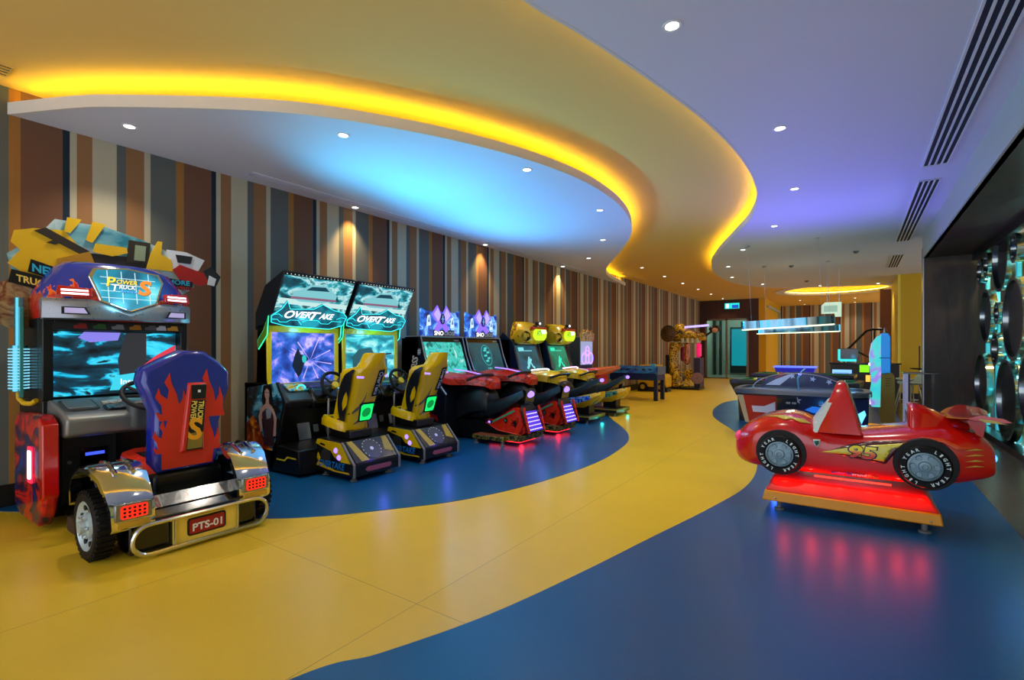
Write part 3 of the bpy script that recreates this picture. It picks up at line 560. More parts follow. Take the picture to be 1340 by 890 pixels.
q = MB(BLACKG); q.loft([on_back([(.04, .62), (.155, .62), (.19, 1.0), (.09, 1.0)], .026), on_back([(.04, .62), (.155, .62), (.19, 1.0), (.09, 1.0)], .034)]); q.loft([on_back([(.09, 1.01), (.19, 1.01), (.2, 1.12), (.095, 1.12)], .026), on_back([(.09, 1.01), (.19, 1.01), (.2, 1.12), (.095, 1.12)], .036)]); q.use(mat('patch_sheen', '8c7a30', .3)); q.loft([on_back([(.045, .63), (.15, .63), (.165, .75), (.06, .75)], .034), on_back([(.045, .63), (.15, .63), (.165, .75), (.06, .75)], .036)]); q.use(mat('key_white', 'd8d8d8', .4)); q.loft([on_back([(.135, 1.06), (.155, 1.06), (.155, 1.08), (.135, 1.08)], .036), on_back([(.135, 1.06), (.155, 1.06), (.155, 1.08), (.135, 1.08)], .039)]); lgp = q.build('name_patch', bo)
q = MB(); up = V(-.075, .12, 1).normalized(); ac = V(0, 1, -.12).normalized()
q.use(mat('patch_gold', 'f0a820', .3)).text('S', (bx(.78) + .058, .108, .78), ac, up, .10, .17, ext=.003, bold=.03); q.use(mat('patch_yellow', 'f0d860', .3)).text('TRUCK', (bx(.92) + .058, .15, .92), -up, ac, .15, .04, ext=.003, bold=.03); q.text('POWER', (bx(.92) + .058, .10, .92), -up, ac, .15, .04, ext=.003, bold=.03)
q.build('name_lettering', lgp, smooth=0)
lamp('marquee_glow', 'POINT', (.55, 0, 1.9), 4, '70d8ff', T, .06)
def feet(par, pts):
    for x, y in pts: q = MB(GREY); q.lathe([(.04, 0), (.04, .018), (.02, .024), (.02, .085)], (x, y, 0), ZP, 12, True); q.build('levelling_foot', par)
# ------------------------------------------------------------------ sports-car driving machines (a pair)
CARART = art('street_race_print', [(.30, '04222c'), (.42, '0e5a68'), (.49, '3ab4c4'), (.54, 'c8f4f4'), (.58, '58a0a8'), (.64, '184850'), (.8, '705848')], (4, 5, 9), (.5, 0, .2), 6, .5, es=.85, base=False)
SCA = art('space_screen', [(.28, '0a1040'), (.42, '1c3ca0'), (.5, '2a60c8'), (.56, '7a78e8'), (.62, 'c8b8ff'), (.75, '3048a0')], (4, 5.2, 6.2), (0, .6, .1), 7, .3, es=1.1, base=False)
SCB = art('track_screen', [(.25, '0a4a54'), (.42, '1c90a0'), (.52, '40c8d0'), (.62, 'b0f0e8'), (.72, '2a8a8c'), (.85, '103840')], (3, 4.4, 9), (0, .2, .4), 6, .5, es=1.0, base=False)
SEATY = mat('seat_yellow_gloss', 'd8b400', .22, coat=.5)
def twin_car(yc, first):
    r = thing('driving_arcade_machine', (-5.55, yc, 0), 'yellow bucket-seat car racing machine with woman printed on its side panel, nearer of two' if first else 'yellow bucket-seat car racing machine, the farther of the two beside the red sled rides', 'arcade machine', 'yellow racing machines')
    hw = .48
    b = MB(BLACK)
    for y0, y1 in ((-hw, -hw + .03), (hw - .03, hw)): b.xz([(-.5, .02), (-.5, 1.0), (-.24, 1.02), (-.2, 1.62), (-.02, 1.62), (.0, .98), (.21, 1.03), (.38, .80), (.12, .06), (.1, .02)], y0, y1)
    b.box(-.5, -.06, -hw, hw, .02, 1.0); b.box(-.22, -.06, -hw, hw, 1.0, 1.68); b.box(-.06, .1, -hw, hw, .3, .9); b.build('cabinet_body', r, bevel=.006)
    if first:
        a = MB(art('poster_print', [(.3, '04080c'), (.42, '10202a'), (.5, '1c6a88'), (.58, '70c0d8'), (.66, '142028'), (.8, '301408')], (3, 3, 4), (.2, 0, .7), 5, 1.0, rough=.2))
        sd = lambda pts, m, d: a.use(m).poly(pts, (0, -hw - d, 0), XP, ZP, .002)
        sd([(-.44, .25), (-.44, .94), (.18, 1.02), (.33, .8), (.2, .42), (.12, .25)], a.mats[0], .002)
        sd([(-.44, .25), (-.44, .52), (-.3, .62), (-.16, .5), (-.05, .36), (.1, .25)], art('fire_print', [(.3, '200804'), (.5, 'a03808'), (.62, 'f0a020'), (.75, '601c08')], (5, 5, 5), detail=4, dist=1), .005)
        H, SK = mat('poster_hair', '0c0a0a', .3), mat('poster_skin', 'b8988c', .4)
        sd([(-.06, .98), (.02, 1.0), (.1, .97), (.12, .84), (.14, .7), (-.06, .7), (-.1, .84)], H, .008); sd(circ(.055, 14, .02, .9, .075), SK, .011); sd([(-.0, .84), (.05, .84), (.06, .78), (.13, .74), (.16, .6), (-.1, .6), (-.08, .74), (-.01, .78)], SK, .010)
        sd([(-.09, .66), (.0, .72), (.06, .72), (.15, .66), (.15, .5), (.17, .3), (-.06, .3), (-.04, .48)], mat('poster_top', '35202e', .4), .012); sd([(-.1, .74), (-.16, .62), (-.12, .44), (-.07, .46), (-.1, .62), (-.06, .7)], SK, .013); sd([(.15, .73), (.22, .62), (.2, .42), (.15, .42), (.17, .62), (.12, .7)], SK, .013)
        sd([(-.06, .97), (.02, .995), (.09, .97), (.105, .84), (.075, .85), (.068, .925), (.02, .955), (-.028, .925), (-.036, .83), (-.075, .82)], H, .0135); sd(circ(.008, 6, .0, .905), H, .013); sd(circ(.008, 6, .042, .905), H, .013); sd([(.005, .862), (.035, .862), (.02, .855)], mat('poster_lip', '7a1c1c', .4), .013); sd([(.0, .7), (.05, .74), (.12, .7), (.1, .62), (.02, .6)], mat('poster_top_light', '8a98a8', .4), .0145)
        a.build('side_poster', r, smooth=0)
    # lower side skirt and foot deck with pedals
    q = MB(BLACK); q.xz([(.05, .02), (.05, .3), (.24, .32), (.62, .3), (.64, .04)], -hw, hw - .1); dk = q.build('foot_deck', r, bevel=.012)
    q = MB(mat('chevron_yellow', 'd8d020', .4)); q.poly([(.2, .16), (.36, .16), (.42, .2), (.58, .2), (.58, .215), (.41, .215), (.35, .175), (.2, .175)], (0, -hw - .002, 0), XP, ZP, .002); q.build('skirt_stripe', dk, smooth=0)
    for w_, h_, py, pz in ((.16, .2, -.1, .43), (.07, .09, .06, .45), (.055, .14, .22, .43)): q = MB(STEEL); q.poly(rrect(w_, h_, .01, 2, py, pz), (.23, 0, .0), YP, V(-.25, 0, 1).normalized(), .012); q.tube([(.05, py, pz), (.13, py, pz)], .01); q.build('foot_rest' if w_ > .1 else 'pedal', dk)
    # screen in a yellow frame
    q = MB(mat('frame_yellow', 'f4d41c', .3, coat=.3))
    q.box(-.08, .0, -hw, -.425, .9, 1.72); q.box(-.08, .0, .425, hw, .9, 1.72); q.box(-.08, .0, -.425, .425, 1.6, 1.72); q.box(-.08, .02, -hw, hw, .88, 1.0); fr = q.build('screen_frame', r, bevel=.008)
    s = MB(SCA if first else SCB).box(-.05, -.025, -.43, .43, 1.0, 1.6).build('screen', r)
    q = MB(glow('screen_ship' if first else 'screen_car', '0a1c34' if first else '2a6068', .8))
    if first: q.poly([(-.16, 1.2), (-.12, 1.34), (-.08, 1.42), (-.05, 1.34), (.02, 1.32), (.06, 1.28), (.0, 1.22), (-.04, 1.1), (-.08, 1.06)], (-.024, 0, 0), YP, ZP, .002); q.use(glow('ship_teal', '30c8c8', .9)).poly(circ(.03, 10, -.0, 1.28, .05), (-.021, 0, 0), YP, ZP, .002); q.use(glow('burst', 'c8b0ff', 1.0)); [q.poly([(.08, 1.26), (.1 + .3 * math.cos(t), 1.28 + .26 * math.sin(t)), (.1 + .3 * math.cos(t + .06), 1.28 + .26 * math.sin(t + .06))], (-.0245, 0, 0), YP, ZP, .001) for t in (2.2, 2.6, .4, -.3, -.8, 1.2, 4.3, 5)]
    else: q.poly([(-.3, 1.05), (-.3, 1.3), (-.2, 1.4), (.0, 1.42), (.1, 1.3), (.3, 1.26), (.3, 1.05)], (-.024, 0, 0), YP, ZP, .002); q.use(glow('track_dark', '182c34', .6)).poly([(.05, 1.32), (.38, 1.35), (.38, 1.33), (.05, 1.3)], (-.02, 0, 0), YP, ZP, .002)
    q.build('screen_picture', s, smooth=0)
    # wedge marquee
    q = MB(mat('marquee_shell', '0e1a24', .3)); prof = [(.35, 2.26), (.32, 2.28), (-.05, 2.14), (-.26, 1.82), (-.26, 1.62), (-.02, 1.66), (.04, 1.7)]
    q.xz(prof, -hw, hw); mq = q.build('marquee', r, bevel=.006)
    up = V(.31, 0, .56).normalized(); o = V(.045, 0, 1.70); Lf = .64
    q = MB(CARART); q.poly([(-hw + .01, .16), (-hw + .01, Lf - .03), (hw - .01, Lf - .03), (hw - .01, .16)], o, YP, up, .006); lp = q.build('lit_print', mq, smooth=0)
    q = MB(BLACK); q.poly([(-hw, Lf - .03), (-hw, Lf + .005), (hw, Lf + .005), (hw, Lf - .03)], o, YP, up, .012); q.use(glow('bead_white', 'e8ffff', .9)); [q.poly(circ(.006, 6, -.45 + i * .047, Lf - .013), o, YP, up, .014) for i in range(20)]; q.build('bead_strip', mq, smooth=0)
    q = MB(glow('print_car', '8ad8e0', .75)); P = lambda pts, d, c: q.use(glow(*c)).poly(pts, o, YP, up, d)
    P([(-.32, .34), (-.3, .42), (-.22, .45), (-.12, .52), (.1, .53), (.2, .46), (.27, .42), (.27, .34), (.1, .3), (-.2, .3)], .009, ('print_car', '4ab0bc', .75)); P([(-.16, .45), (-.1, .5), (.08, .51), (.15, .46)], .011, ('print_glass', '0e4c5c', .7)); P([(-.32, .33), (.28, .33), (.28, .36), (-.32, .36)], .011, ('print_pink', 'a87090', .6)); P([(-.46, .26), (.46, .24), (.46, .30), (-.46, .33)], .0085, ('print_road', 'd0f4f0', .8))
    q.build('car_picture', lp, smooth=0)
    # flared name board with hexagon outlines
    q = MB(art('name_board_lit', [(.35, '03222c'), (.5, '0a5a6c'), (.65, '18a0b4')], (3, 4, 5), (0, .1, .2), 3, .5, es=.9, base=False)); bp_ = [(-.48, .02), (-.5, .1), (-.4, .2), (-.36, .3), (-.3, .2), (.0, .22), (.1, .29), (.28, .22), (.42, .2), (.5, .14), (.48, .02), (.3, -.04), (-.3, -.02)]
    q.poly(bp_, o + V(.01, 0, 0), YP, up, .02); nb = q.build('name_board', mq, smooth=0)
    n2 = YP; nv = V(*YP).cross(up); q = MB(GLOWC); on = lambda a, c_: o + V(.01, 0, 0) + V(0, a, 0) + up * c_ + nv * .022
    q.tube([on(a, c_) for a, c_ in bp_], .004, 5, True)
    for path in ([(-.48, .06), (-.42, .06), (-.38, .03), (-.3, .03), (-.26, .06), (-.16, .06), (-.1, .0)], [(-.1, .04), (-.04, .07), (.1, .07), (.16, .03), (.26, .03), (.3, .07), (.44, .07)], [(.48, .12), (.42, .13), (.36, .1)], [(-.48, .12), (-.42, .13), (-.37, .1)]): q.tube([on(a, c_) for a, c_ in path], .003, 4)
    q.build('neon_outline', nb, smooth=0)
    q = MB(glow('name_white', 'ffffff', 1.6)); q.text('O', o + V(.01, 0, 0) + V(0, -.29, 0) + up * .135, YP, up, .12, .1, ext=.028, bold=.02, shear=.3); q.text('VER', o + V(.01, 0, 0) + V(0, -.12, 0) + up * .14, YP, up, .2, .08, ext=.028, bold=.02, shear=.3); q.text('T', o + V(.01, 0, 0) + V(0, .04, 0) + up * .13, YP, up, .14, .11, ext=.028, bold=.02, shear=.3); q.text('AKE', o + V(.01, 0, 0) + V(0, .2, 0) + up * .135, YP, up, .2, .075, ext=.028, bold=.02, shear=.3)
    q.build('name_lettering', nb, smooth=0)
    # neon side fins
    for sg in (-1, 1):
        q = MB(mat('fin_panel', '5a8a20' if sg < 0 else '284a8a', .3)); y = sg * (hw + .012)
        fp = [(.05, 1.78), (.02, 1.56), (-.16, 1.40), (-.18, 1.5), (-.05, 1.62)]
        q.xz(fp, y - .006, y + .006); fo = q.build('side_fin', r)
        MB(glow('fin_neon_green', '28f0a0', 1.6) if sg < 0 else GLOWC).tube([(a, y, c_) for a, c_ in fp], .0065, 6, True).build('neon_edge', fo)
    # dashboard, wheel
    q = MB(DGREY); q.xz([(-.02, .78), (-.02, 1.0), (.12, .99), (.30, .9), (.40, .82), (.34, .74), (.1, .7)], -hw + .03, hw - .03); da = q.build('dashboard', r, bevel=.02)
    q = MB(art('dash_print', [(.35, '101418'), (.5, 'd0b418'), (.62, '30b0c8'), (.75, '141414')], (9, 9, 9))); sl = V(.18, 0, -.09).normalized(); q.poly(rrect(.24, .16, .02, 3, -.26, 0), (.22, 0, .955), YP, -sl, .01); q.build('dash_panel', da)
    q = MB(GLOWC); q.tube([V(.26, -.22 + .05 * math.cos(t), .95 + .035 * math.sin(t)) for t in [2 * math.pi * k / 16 for k in range(16)]], .007, 6, True); q.build('ring_light', da)
    q = MB(BLACKG); q.xz([(.2, .72), (.24, .98), (.36, .94), (.44, .8), (.36, .7)], -.16, .26); q.build('steering_housing', r, bevel=.03)
    steering(r, V(.55, .03, .98), V(.85, 0, .5).normalized(), .165, mat('hub_yellow', 'c8b018', .35), .02)
    q = MB(STEEL); q.cyl((.42, .03, .3), (.42, .03, .82), .014); q.build('column_post', r)
    q = MB(DGREY); q.box(.36, .5, .3, .4, .3, .72); q.use(glow('blue_lcd', '3a50ff', 1.6)).box(.5, .505, .32, .38, .58, .62); q.build('coin_post', r, bevel=.01)
    # seat base
    yo = .045; hb = .31
    q = MB(BLACK); q.xz([(.62, .06), (.62, .41), (.66, .42), (1.08, .40), (1.27, .19), (1.27, .06)], yo - hb, yo + hb); sb = q.build('seat_base', r, bevel=.01)
    for sg in (-1, 1):
        y = yo + sg * hb; u = XP if sg < 0 else (-1, 0, 0); S = lambda pts: [(a * (1 if sg < 0 else -1), c_) for a, c_ in pts]
        q = MB(SEATY); q.poly(S([(.63, .36), (.66, .41), (1.06, .395), (1.22, .2), (1.08, .2), (.96, .24), (.9, .3), (.76, .33)]), (0, y, 0), u, ZP, .012); q.poly(S([(.63, .12), (.66, .16), (.95, .1), (1.18, .1), (1.2, .085), (.95, .085)]), (0, y, 0), u, ZP, .008); q.poly(S([(.64, .2), (.66, .26), (.7, .2), (.68, .17)]), (0, y, 0), u, ZP, .008)
        q.use(DGREY).poly(S(circ(.085, 18, .8, .23, .1)), (0, y, 0), u, ZP, .006); q.use(BLACK).poly(S([(.7, .355), (.72, .375), (.8, .365), (.8, .345)]), (0, y, 0), u, ZP, .015)
        pn = q.build('side_cowl', sb, smooth=0)
        q = MB(GLOWP)
        for a, c_ in ((.985, .315), (1.04, .245)): q.lathe([(.0, .03), (.02, .026), (.03, .012), (.032, 0)], (a, y, c_), (0, sg, 0), 14)
        q.build('violet_lamp', pn)
        q = MB(GREY); q.xz([(1.06, .40), (1.08, .41), (1.285, .19), (1.285, .06), (1.27, .06), (1.27, .185)], y - .01, y + .012); q.build('edge_strip', sb)
    MB(mat('name_blue', '1478c8', .4)).text('OVERTAKE', (.91, yo - hb - .009, .155), XP, ZP, .46, .075, bold=.02, shear=.3).build('base_lettering', sb, smooth=0)
    su = V(-.19, 0, .21).normalized(); so = V(1.262, yo, .2)
    q = MB(mat('rear_print', '14171a', .25)); q.poly([(-.28, .0), (-.28, .27), (.28, .27), (.28, .0)], so, YP, su, .008); q.use(mat('print_gold', 'a08c28', .3)).poly([(-.27, .27), (-.2, .27), (-.1, .01), (-.2, .01)], so, YP, su, .011); q.poly([(.27, .27), (.2, .27), (.16, .1), (.27, .05)], so, YP, su, .011); q.use(mat('print_dial', '34393c', .3)).poly(circ(.125, 24, 0, .14), so, YP, su, .013)
    q.use(mat('print_white', 'c8ccc8', .4)); [q.poly([(.11 * math.cos(t), .14 + .11 * math.sin(t)), (.12 * math.cos(t), .14 + .12 * math.sin(t)), (.12 * math.cos(t + .1), .14 + .12 * math.sin(t + .1)), (.11 * math.cos(t + .1), .14 + .11 * math.sin(t + .1))], so, YP, su, .015) for t in [R(-40 + i * 22) for i in range(13)]]; q.poly(circ(.022, 10, 0, .14), so, YP, su, .016); q.build('dial_print', sb, smooth=0)
    q = MB(mat('dull_pink', '8c4a5c', .4)); q.poly([(-.17, .1), (-.14, .125), (.17, .125), (.19, .1), (.16, .075), (-.14, .075)], (1.27, yo + .01, .02), YP, ZP, .006); q.build('rear_bar', sb, smooth=0)
    feet(sb, [(x, yo + y) for x in (.7, 1.18) for y in (-.24, .24)])
    # bucket seat
    q = MB(BLACK); q.box(.66, 1.0, yo - .15, yo + .15, .41, .5); q.build('seat_slide', r, bevel=.01)
    q = MB(SEATY); q.loft([[V(x, yo + wd * y, z + .055 * t) for y, t in ((-1, -.9), (-.98, .3), (-.86, 1), (-.6, .75), (.6, .75), (.86, 1), (.98, .3), (1, -.9), (.5, -1.4), (-.5, -1.4))] for x, wd, z in ((.54, .17, .6), (.57, .21, .6), (.70, .22, .58), (.86, .2, .55), (.92, .15, .53))]); se = q.build('seat', r, smooth=60)
    MB(VINYL).box(.6, .88, yo - .15, yo + .15, .60, .635).build('seat_pad', se, bevel=.02)
    yo += .015; rows = [(.47, .13, .96, .05), (.54, .15, .98, .055), (.64, .17, 1.02, .06), (.76, .18, 1.07, .06), (.88, .19, 1.12, .06), (.98, .205, 1.17, .06), (1.06, .225, 1.21, .06), (1.13, .24, 1.24, .06), (1.18, .22, 1.265, .055), (1.21, .175, 1.285, .055), (1.27, .14, 1.305, .055), (1.34, .125, 1.33, .05), (1.36, .11, 1.335, .035)]
    rg = []
    for z, wd, x, t in rows:
        bol = .17 if z < 1.19 else .03
        P_ = [V(x - .09 * abs(-1 + 2 * k / 20) ** 2.2 - (bol * max(0, abs(-1 + 2 * k / 20) - .82) / .18), yo + wd * (-1 + 2 * k / 20), z) for k in range(21)]
        P_ += [V(x - .09 * abs(1 - 2 * k / 20) ** 3 - t - (bol * max(0, abs(1 - 2 * k / 20) - .7) / .3), yo + wd * (1 - 2 * k / 20) * .96, z) for k in range(21)]
        rg.append(P_)
    bo = MB(SEATY).loft(rg).build('backrest', r, smooth=50)
    xs = lambda z: next((a[2] + (b_[2] - a[2]) * (z - a[0]) / (b_[0] - a[0])) for a, b_ in zip(rows, rows[1:]) if a[0] <= z <= b_[0])
    q = MB(VINYL)   # black wings and lower curls on the shell
    ws = lambda z: next((a[1] + (b_[1] - a[1]) * (z - a[0]) / (b_[0] - a[0])) for a, b_ in zip(rows, rows[1:]) if a[0] <= z <= b_[0])
    for sg in (-1, 1):
        rg = []
        for i in range(13):
            z = .58 + .6 * i / 12; t = i / 12; wide = .04 + .18 * math.sin(math.pi * t) ** .7 * (.6 + .4 * t); x = xs(z) - .09; y = yo + sg * (ws(z) + .004)
            rg.append([V(x - .02, y - sg * .004, z), V(x - .02, y + sg * .004, z), V(x - .02 - wide, y + sg * .002, z), V(x - .02 - wide, y - sg * .02, z)])
        q.loft(rg); q.build('side_wing', bo, smooth=60); q = MB(VINYL)
    q = MB(VINYL)
    for z0, z1, a0, a1, wd in ((.68, .92, .85, .25, .06), (.56, .68, .6, .15, .035)):
        for sg in (-1,):
            rg = []
            for i in range(11):
                t = i / 10; z = z0 + (z1 - z0) * t; f = -(a0 + (a1 - a0) * t ** .6) if 0 else -(a0 - (a0 - a1) * math.sin(t * 1.57)); y = f * ws(z); x = xs(z) - .09 * abs(f) ** 2.2 - .17 * max(0, abs(f) - .82) / .18
                wz = wd * math.sin(math.pi * min(1, t + .06)); rg.append([V(x + .004, yo + y, z - wz * .5), V(x + .004, yo + y, z + wz * .5), V(x - .02, yo + y, z + wz * .5), V(x - .02, yo + y, z - wz * .5)])
            q.loft(rg)
    q.build('black_curl', bo, smooth=60)
    q = MB(SEATY); yw = yo - .236
    q.loft([[V(a - .03, yo - ws(c_) - .012, c_) for a, c_ in P__] if k == 0 else [V(a - .03, yo - ws(c_) - .004, c_) for a, c_ in P__] for k in (0, 1) for P__ in ([(.93, .72), (1.0, .78), (1.03, .86), (1.02, .93), (.97, .88), (.93, .80)],)]); q.build('yellow_leaf', bo, smooth=0)
    cz = lambda z: V(xs(z), yo, z); ub = V(.38, 0, .85).normalized()
    q = MB(BLACKG); q.poly([(.02, -.16), (.02, .16), (.1, .17), (.1, -.15)], cz(1.02), YP, ub, .006); q.use(mat('seat_letter_grey', 'b0b4b8', .3)).text('OverTake', cz(1.02) + V(0, .06, 0) + ub * .005, -ub, YP, .28, .055, ext=.009, bold=.02); q.build('seat_badge', bo, smooth=0)
    q = MB(BLACK); q.poly([(-.06, -.12), (-.1, .1), (-.08, .12), (.1, .12), (.12, -.1), (.1, -.12)], cz(.70), YP, ub, .008); sk = q.build('speaker_frame', bo, smooth=0)
    q = MB(GLOWG); q.poly([(-.045, -.1), (-.08, .08), (-.06, .1), (.08, .1), (.1, -.08), (.085, -.1)], cz(.70), YP, ub, .012); q.use(mat('speaker_dark_green', '0a7a38', .4, emit='08a040', es=.6)).poly(circ(.06, 16, .01, 0), cz(.70), YP, ub, .014); q.build('green_light', sk, smooth=0)
    for sg in (-1, 1):
        q = MB(GLOWP); z = 1.10; q.tube([V(xs(z) - .065, yo + sg * .2, z), V(xs(z) - .03, yo + sg * .14, z - .005)] if sg < 0 else [V(xs(z) - .065, yo + sg * .22, z), V(xs(z) - .04, yo + sg * .16, z)], .012, 6); q.build('violet_bar', bo)
    lamp('marquee_glow', 'SPOT', (.38, 0, 2.3), 112, '40bcf0', r, .04, aim(1.7, .8, 1), 168, 1)
    lamp('seat_glow', 'POINT', (1.36, yo, .33), 1.2, '5a5aff', r, .04); lamp('front_glow', 'POINT', (.25, 0, 1.62), 3, '60d8ff', r, .05)
    return r
twin_car(3.58, True); twin_car(4.60, False)

# ------------------------------------------------------------------ red sled riding machines (a pair)
SNA = art('sled_screen_forest', [(.25, '06302c'), (.4, '108a80'), (.5, '40d0c0'), (.6, '20a8b0'), (.7, 'd0f8e0'), (.82, '0a4a50')], (5, 9, 9), (0, .3, .2), 6, .8, es=1.0, base=False)
SNB = art('sled_screen_globe', [(.3, '0a2a34'), (.5, '0e5260'), (.7, '0a3c48')], (1, 2, 2), (0, .3, .2), 2, .3, es=.8, base=False)
SNM = art('sled_marquee_print', [(.28, '050e3a'), (.42, '1038a0'), (.52, '2a78e0'), (.60, '8ac8ff'), (.68, '1a48c0'), (.82, '040a28')], (6, 6, 6), (0, .8, .1), 5, .8, es=1.15, base=False)
REDC = art('camo_red', [(.42, 'c8220e'), (.56, 'd83018'), (.62, '5a0e08'), (.66, 'd02a12')], (6, 6, 6), detail=2, dist=.4, rough=.22)
BLK_Y = art('deck_camo', [(.35, '0c0d0c'), (.48, '16170f'), (.52, 'a09018'), (.58, '0e0f0d'), (.64, '8a8420'), (.7, '101010')], (22, 22, 22), detail=1, dist=.3, rough=.5)
def sled(yc, first):
    r = thing('sled_arcade_machine', (-5.55, yc, 0), 'red sled ride with crossed-blade lit sign and forest on screen, nearer of two' if first else 'red sled ride with crossed-blade lit sign and round emblem on its dark screen', 'arcade machine', 'red sled machines')
    hw = .52
    q = MB(mat('sled_cabinet_navy', '0a1422', .3))
    for y0, y1 in ((-hw, -hw + .03), (hw - .03, hw)): q.xz([(-.5, .02), (-.5, 1.5), (-.42, 1.6), (-.08, 1.6), (.0, 1.3), (.1, 1.05), (.34, .82), (.46, .7), (.42, .1), (.38, .02)], y0, y1)
    q.box(-.5, -.12, -hw, hw, .02, 1.58); q.box(-.12, .38, -hw + .03, hw - .03, .02, .8); cb = q.build('cabinet_body', r, bevel=.006)
    q = MB(mat('edge_trim_silver', 'b0b4bc', .3, .7))
    for y in (-hw + .015, hw - .015): q.tube([(-.4, y, 1.6), (-.08, y, 1.605), (.0, y, 1.3), (.1, y, 1.05), (.34, y, .83), (.46, y, .71)], .012, 6)
    q.tube([(-.09, -hw, 1.605), (-.09, hw, 1.605)], .012, 6); q.build('edge_trim', cb)
    if first:
        q = MB(mat('side_letter', 'c8d0d8', .4)); q.text('SNOCROSS', (-.26, -hw - .002, .95), (.25, 0, 1), (-1, 0, .25), .7, .13, bold=.03, shear=.2); q.text('#', (-.1, -hw - .002, 1.36), XP, ZP, .07, .1, bold=.02); q.text('X', (.0, -hw - .002, .5), XP, ZP, .12, .14, bold=.04); q.build('side_lettering', cb, smooth=0)
        q = MB(art('side_red_splash', [(.4, '0a1422'), (.5, '8a1a14'), (.6, 'c02a18')], (5, 5, 5), detail=4, dist=1)); q.poly([(-.2, .12), (-.2, .62), (.05, .68), (.2, .5), (.38, .2), (.36, .1)], (0, -hw - .001, 0), XP, ZP, .001); q.build('side_print', cb, smooth=0)
    sv = V(-.08, 0, .3).normalized(); so = V(.08, 0, 1.0)
    sv = V(-.19, 0, .58).normalized()
    q = MB(SNA if first else SNB); q.poly([(-hw + .07, 0), (-hw + .07, .54), (hw - .07, .54), (hw - .07, 0)], so, YP, sv, .01); s = q.build('screen', r, smooth=0)
    q = MB(BLACKG); q.poly([(-hw + .03, -.05), (-hw + .03, .62), (hw - .03, .62), (hw - .03, -.05)], so - V(.012, 0, 0), YP, sv, .01); q.use(mat('bezel_badge', '8a9098', .3)).poly([(.3, .565), (.3, .59), (.42, .59), (.42, .565)], so, YP, sv, .002); q.build('screen_bezel', r, smooth=0)
    if not first:
        q = MB(glow('globe_teal', '2ab0b0', .9)); q.poly(circ(.15, 28, 0, .3, .2), so, YP, sv, .012); q.use(glow('globe_dark', '0e5460', .8)).poly(circ(.135, 28, 0, .3, .185), so, YP, sv, .0135); q.use(glow('globe_lines', '50d0cc', .9)); [q.poly([(a - .05, c_), (a + .04, c_ + .02), (a + .05, c_ - .02), (a - .03, c_ - .03)], so, YP, sv, .015) for a, c_ in ((-.03, .4), (.05, .36), (-.04, .3), (.04, .25), (-.02, .2), (.0, .44))]; q.text('PUSH', so + sv * .055 + V(.014, 0, 0), YP, sv, .12, .035, ext=.004, bold=.02); q.build('screen_emblem', s, smooth=0)
    # lit marquee with crossed blades
    q = MB(SNM); q.poly([(-.46, 1.6), (-.46, 2.06), (-.36, 2.02), (.36, 2.02), (.46, 2.06), (.46, 1.6)], (-.16, 0, 0), YP, ZP, .05); m = q.build('marquee', r, bevel=.006)
    q = MB(glow('blade_lilac', 'b0a0ff', 1.2))
    P = lambda pts, d, c_: q.use(glow(*c_)).poly(pts, (-.11, 0, 0), YP, ZP, d)
    for sg in (-1, 1):
        P([(sg * .10, 1.83), (sg * .24, 1.97), (sg * .11, 2.12), (sg * -.0, 1.95)], .02, ('blade_violet', '7a58f0', 1.5)); P([(sg * .10, 1.86), (sg * .20, 1.97), (sg * .11, 2.08), (sg * .03, 1.95)], .026, ('blade_lilac', 'b0a0ff', 1.2))
        P([(sg * .02, 1.9), (sg * .18, 1.74), (sg * .1, 1.68), (sg * -.02, 1.80)], .02, ('blade_violet', '7a58f0', 1.5))
    P(circ(.055, 20, 0, 1.9, .09), .034, ('badge_navy', '0a1c50', .6)); P(circ(.012, 8, 0, 1.9, .07), .036, ('badge_line', '70b0ff', .9)); P([(-.04, 1.895), (.04, 1.895), (.04, 1.905), (-.04, 1.905)], .036, ('badge_line', '70b0ff', .9))
    for y, z in ((-.3, 1.86), (.27, 1.84)): P([(y - .05, z - .09), (y - .03, z + .08), (y + .02, z + .1), (y + .05, z - .07)], .006, ('rider_white', 'd0e8ff', 1)); P([(y - .02, z - .02), (y, z + .07), (y + .02, z - .02)], .009, ('rider_blue', '1a50b0', .8))
    q.build('crossed_blades', m, smooth=0)
    q = MB(glow('sign_band', '060c18', .3)); q.poly([(-.2, 1.61), (-.2, 1.72), (.32, 1.72), (.32, 1.61)], (-.11, 0, 0), YP, ZP, .004); q.use(glow('sno_white', 'ffffff', 1.3)).text('SNO', (-.11, -.07, 1.665), YP, ZP, .22, .075, ext=.012, bold=.03); q.use(glow('cross_grey', '8a98a8', .7)).text('CROSS', (-.11, .19, 1.665), YP, ZP, .26, .07, ext=.012, bold=.03); q.build('name_lettering', m, smooth=0)
    # red dash and handlebar
    q = MB(REDC); q.loft([[V(x, -w_, z - .1), V(x, -w_, z), V(x + .02, -w_ * .6, z + d), V(x + .03, 0, z + d * .4), V(x + .02, w_ * .6, z + d), V(x, w_, z), V(x, w_, z - .1)] for x, w_, z, d in ((.08, .5, .98, .03), (.3, .5, .98, .07), (.5, .46, .95, .07), (.7, .3, .95, .05), (.95, .2, .93, .03), (1.02, .12, .88, .02))]); q.build('dash_cowl', r, bevel=.01, smooth=50)
    q = MB(GLOWP); q.tube([(.25, hw * .0 - .3, 1.04), (.42, -.27, 1.03), (.6, -.2, 1.0), (.66, -.16, 1.0)], .01, 6) if 0 else q.tube([(.2, -.02, 1.07), (.45, .0, 1.05), (.75, .0, 1.0)], .010, 6); q.build('violet_strip', r)
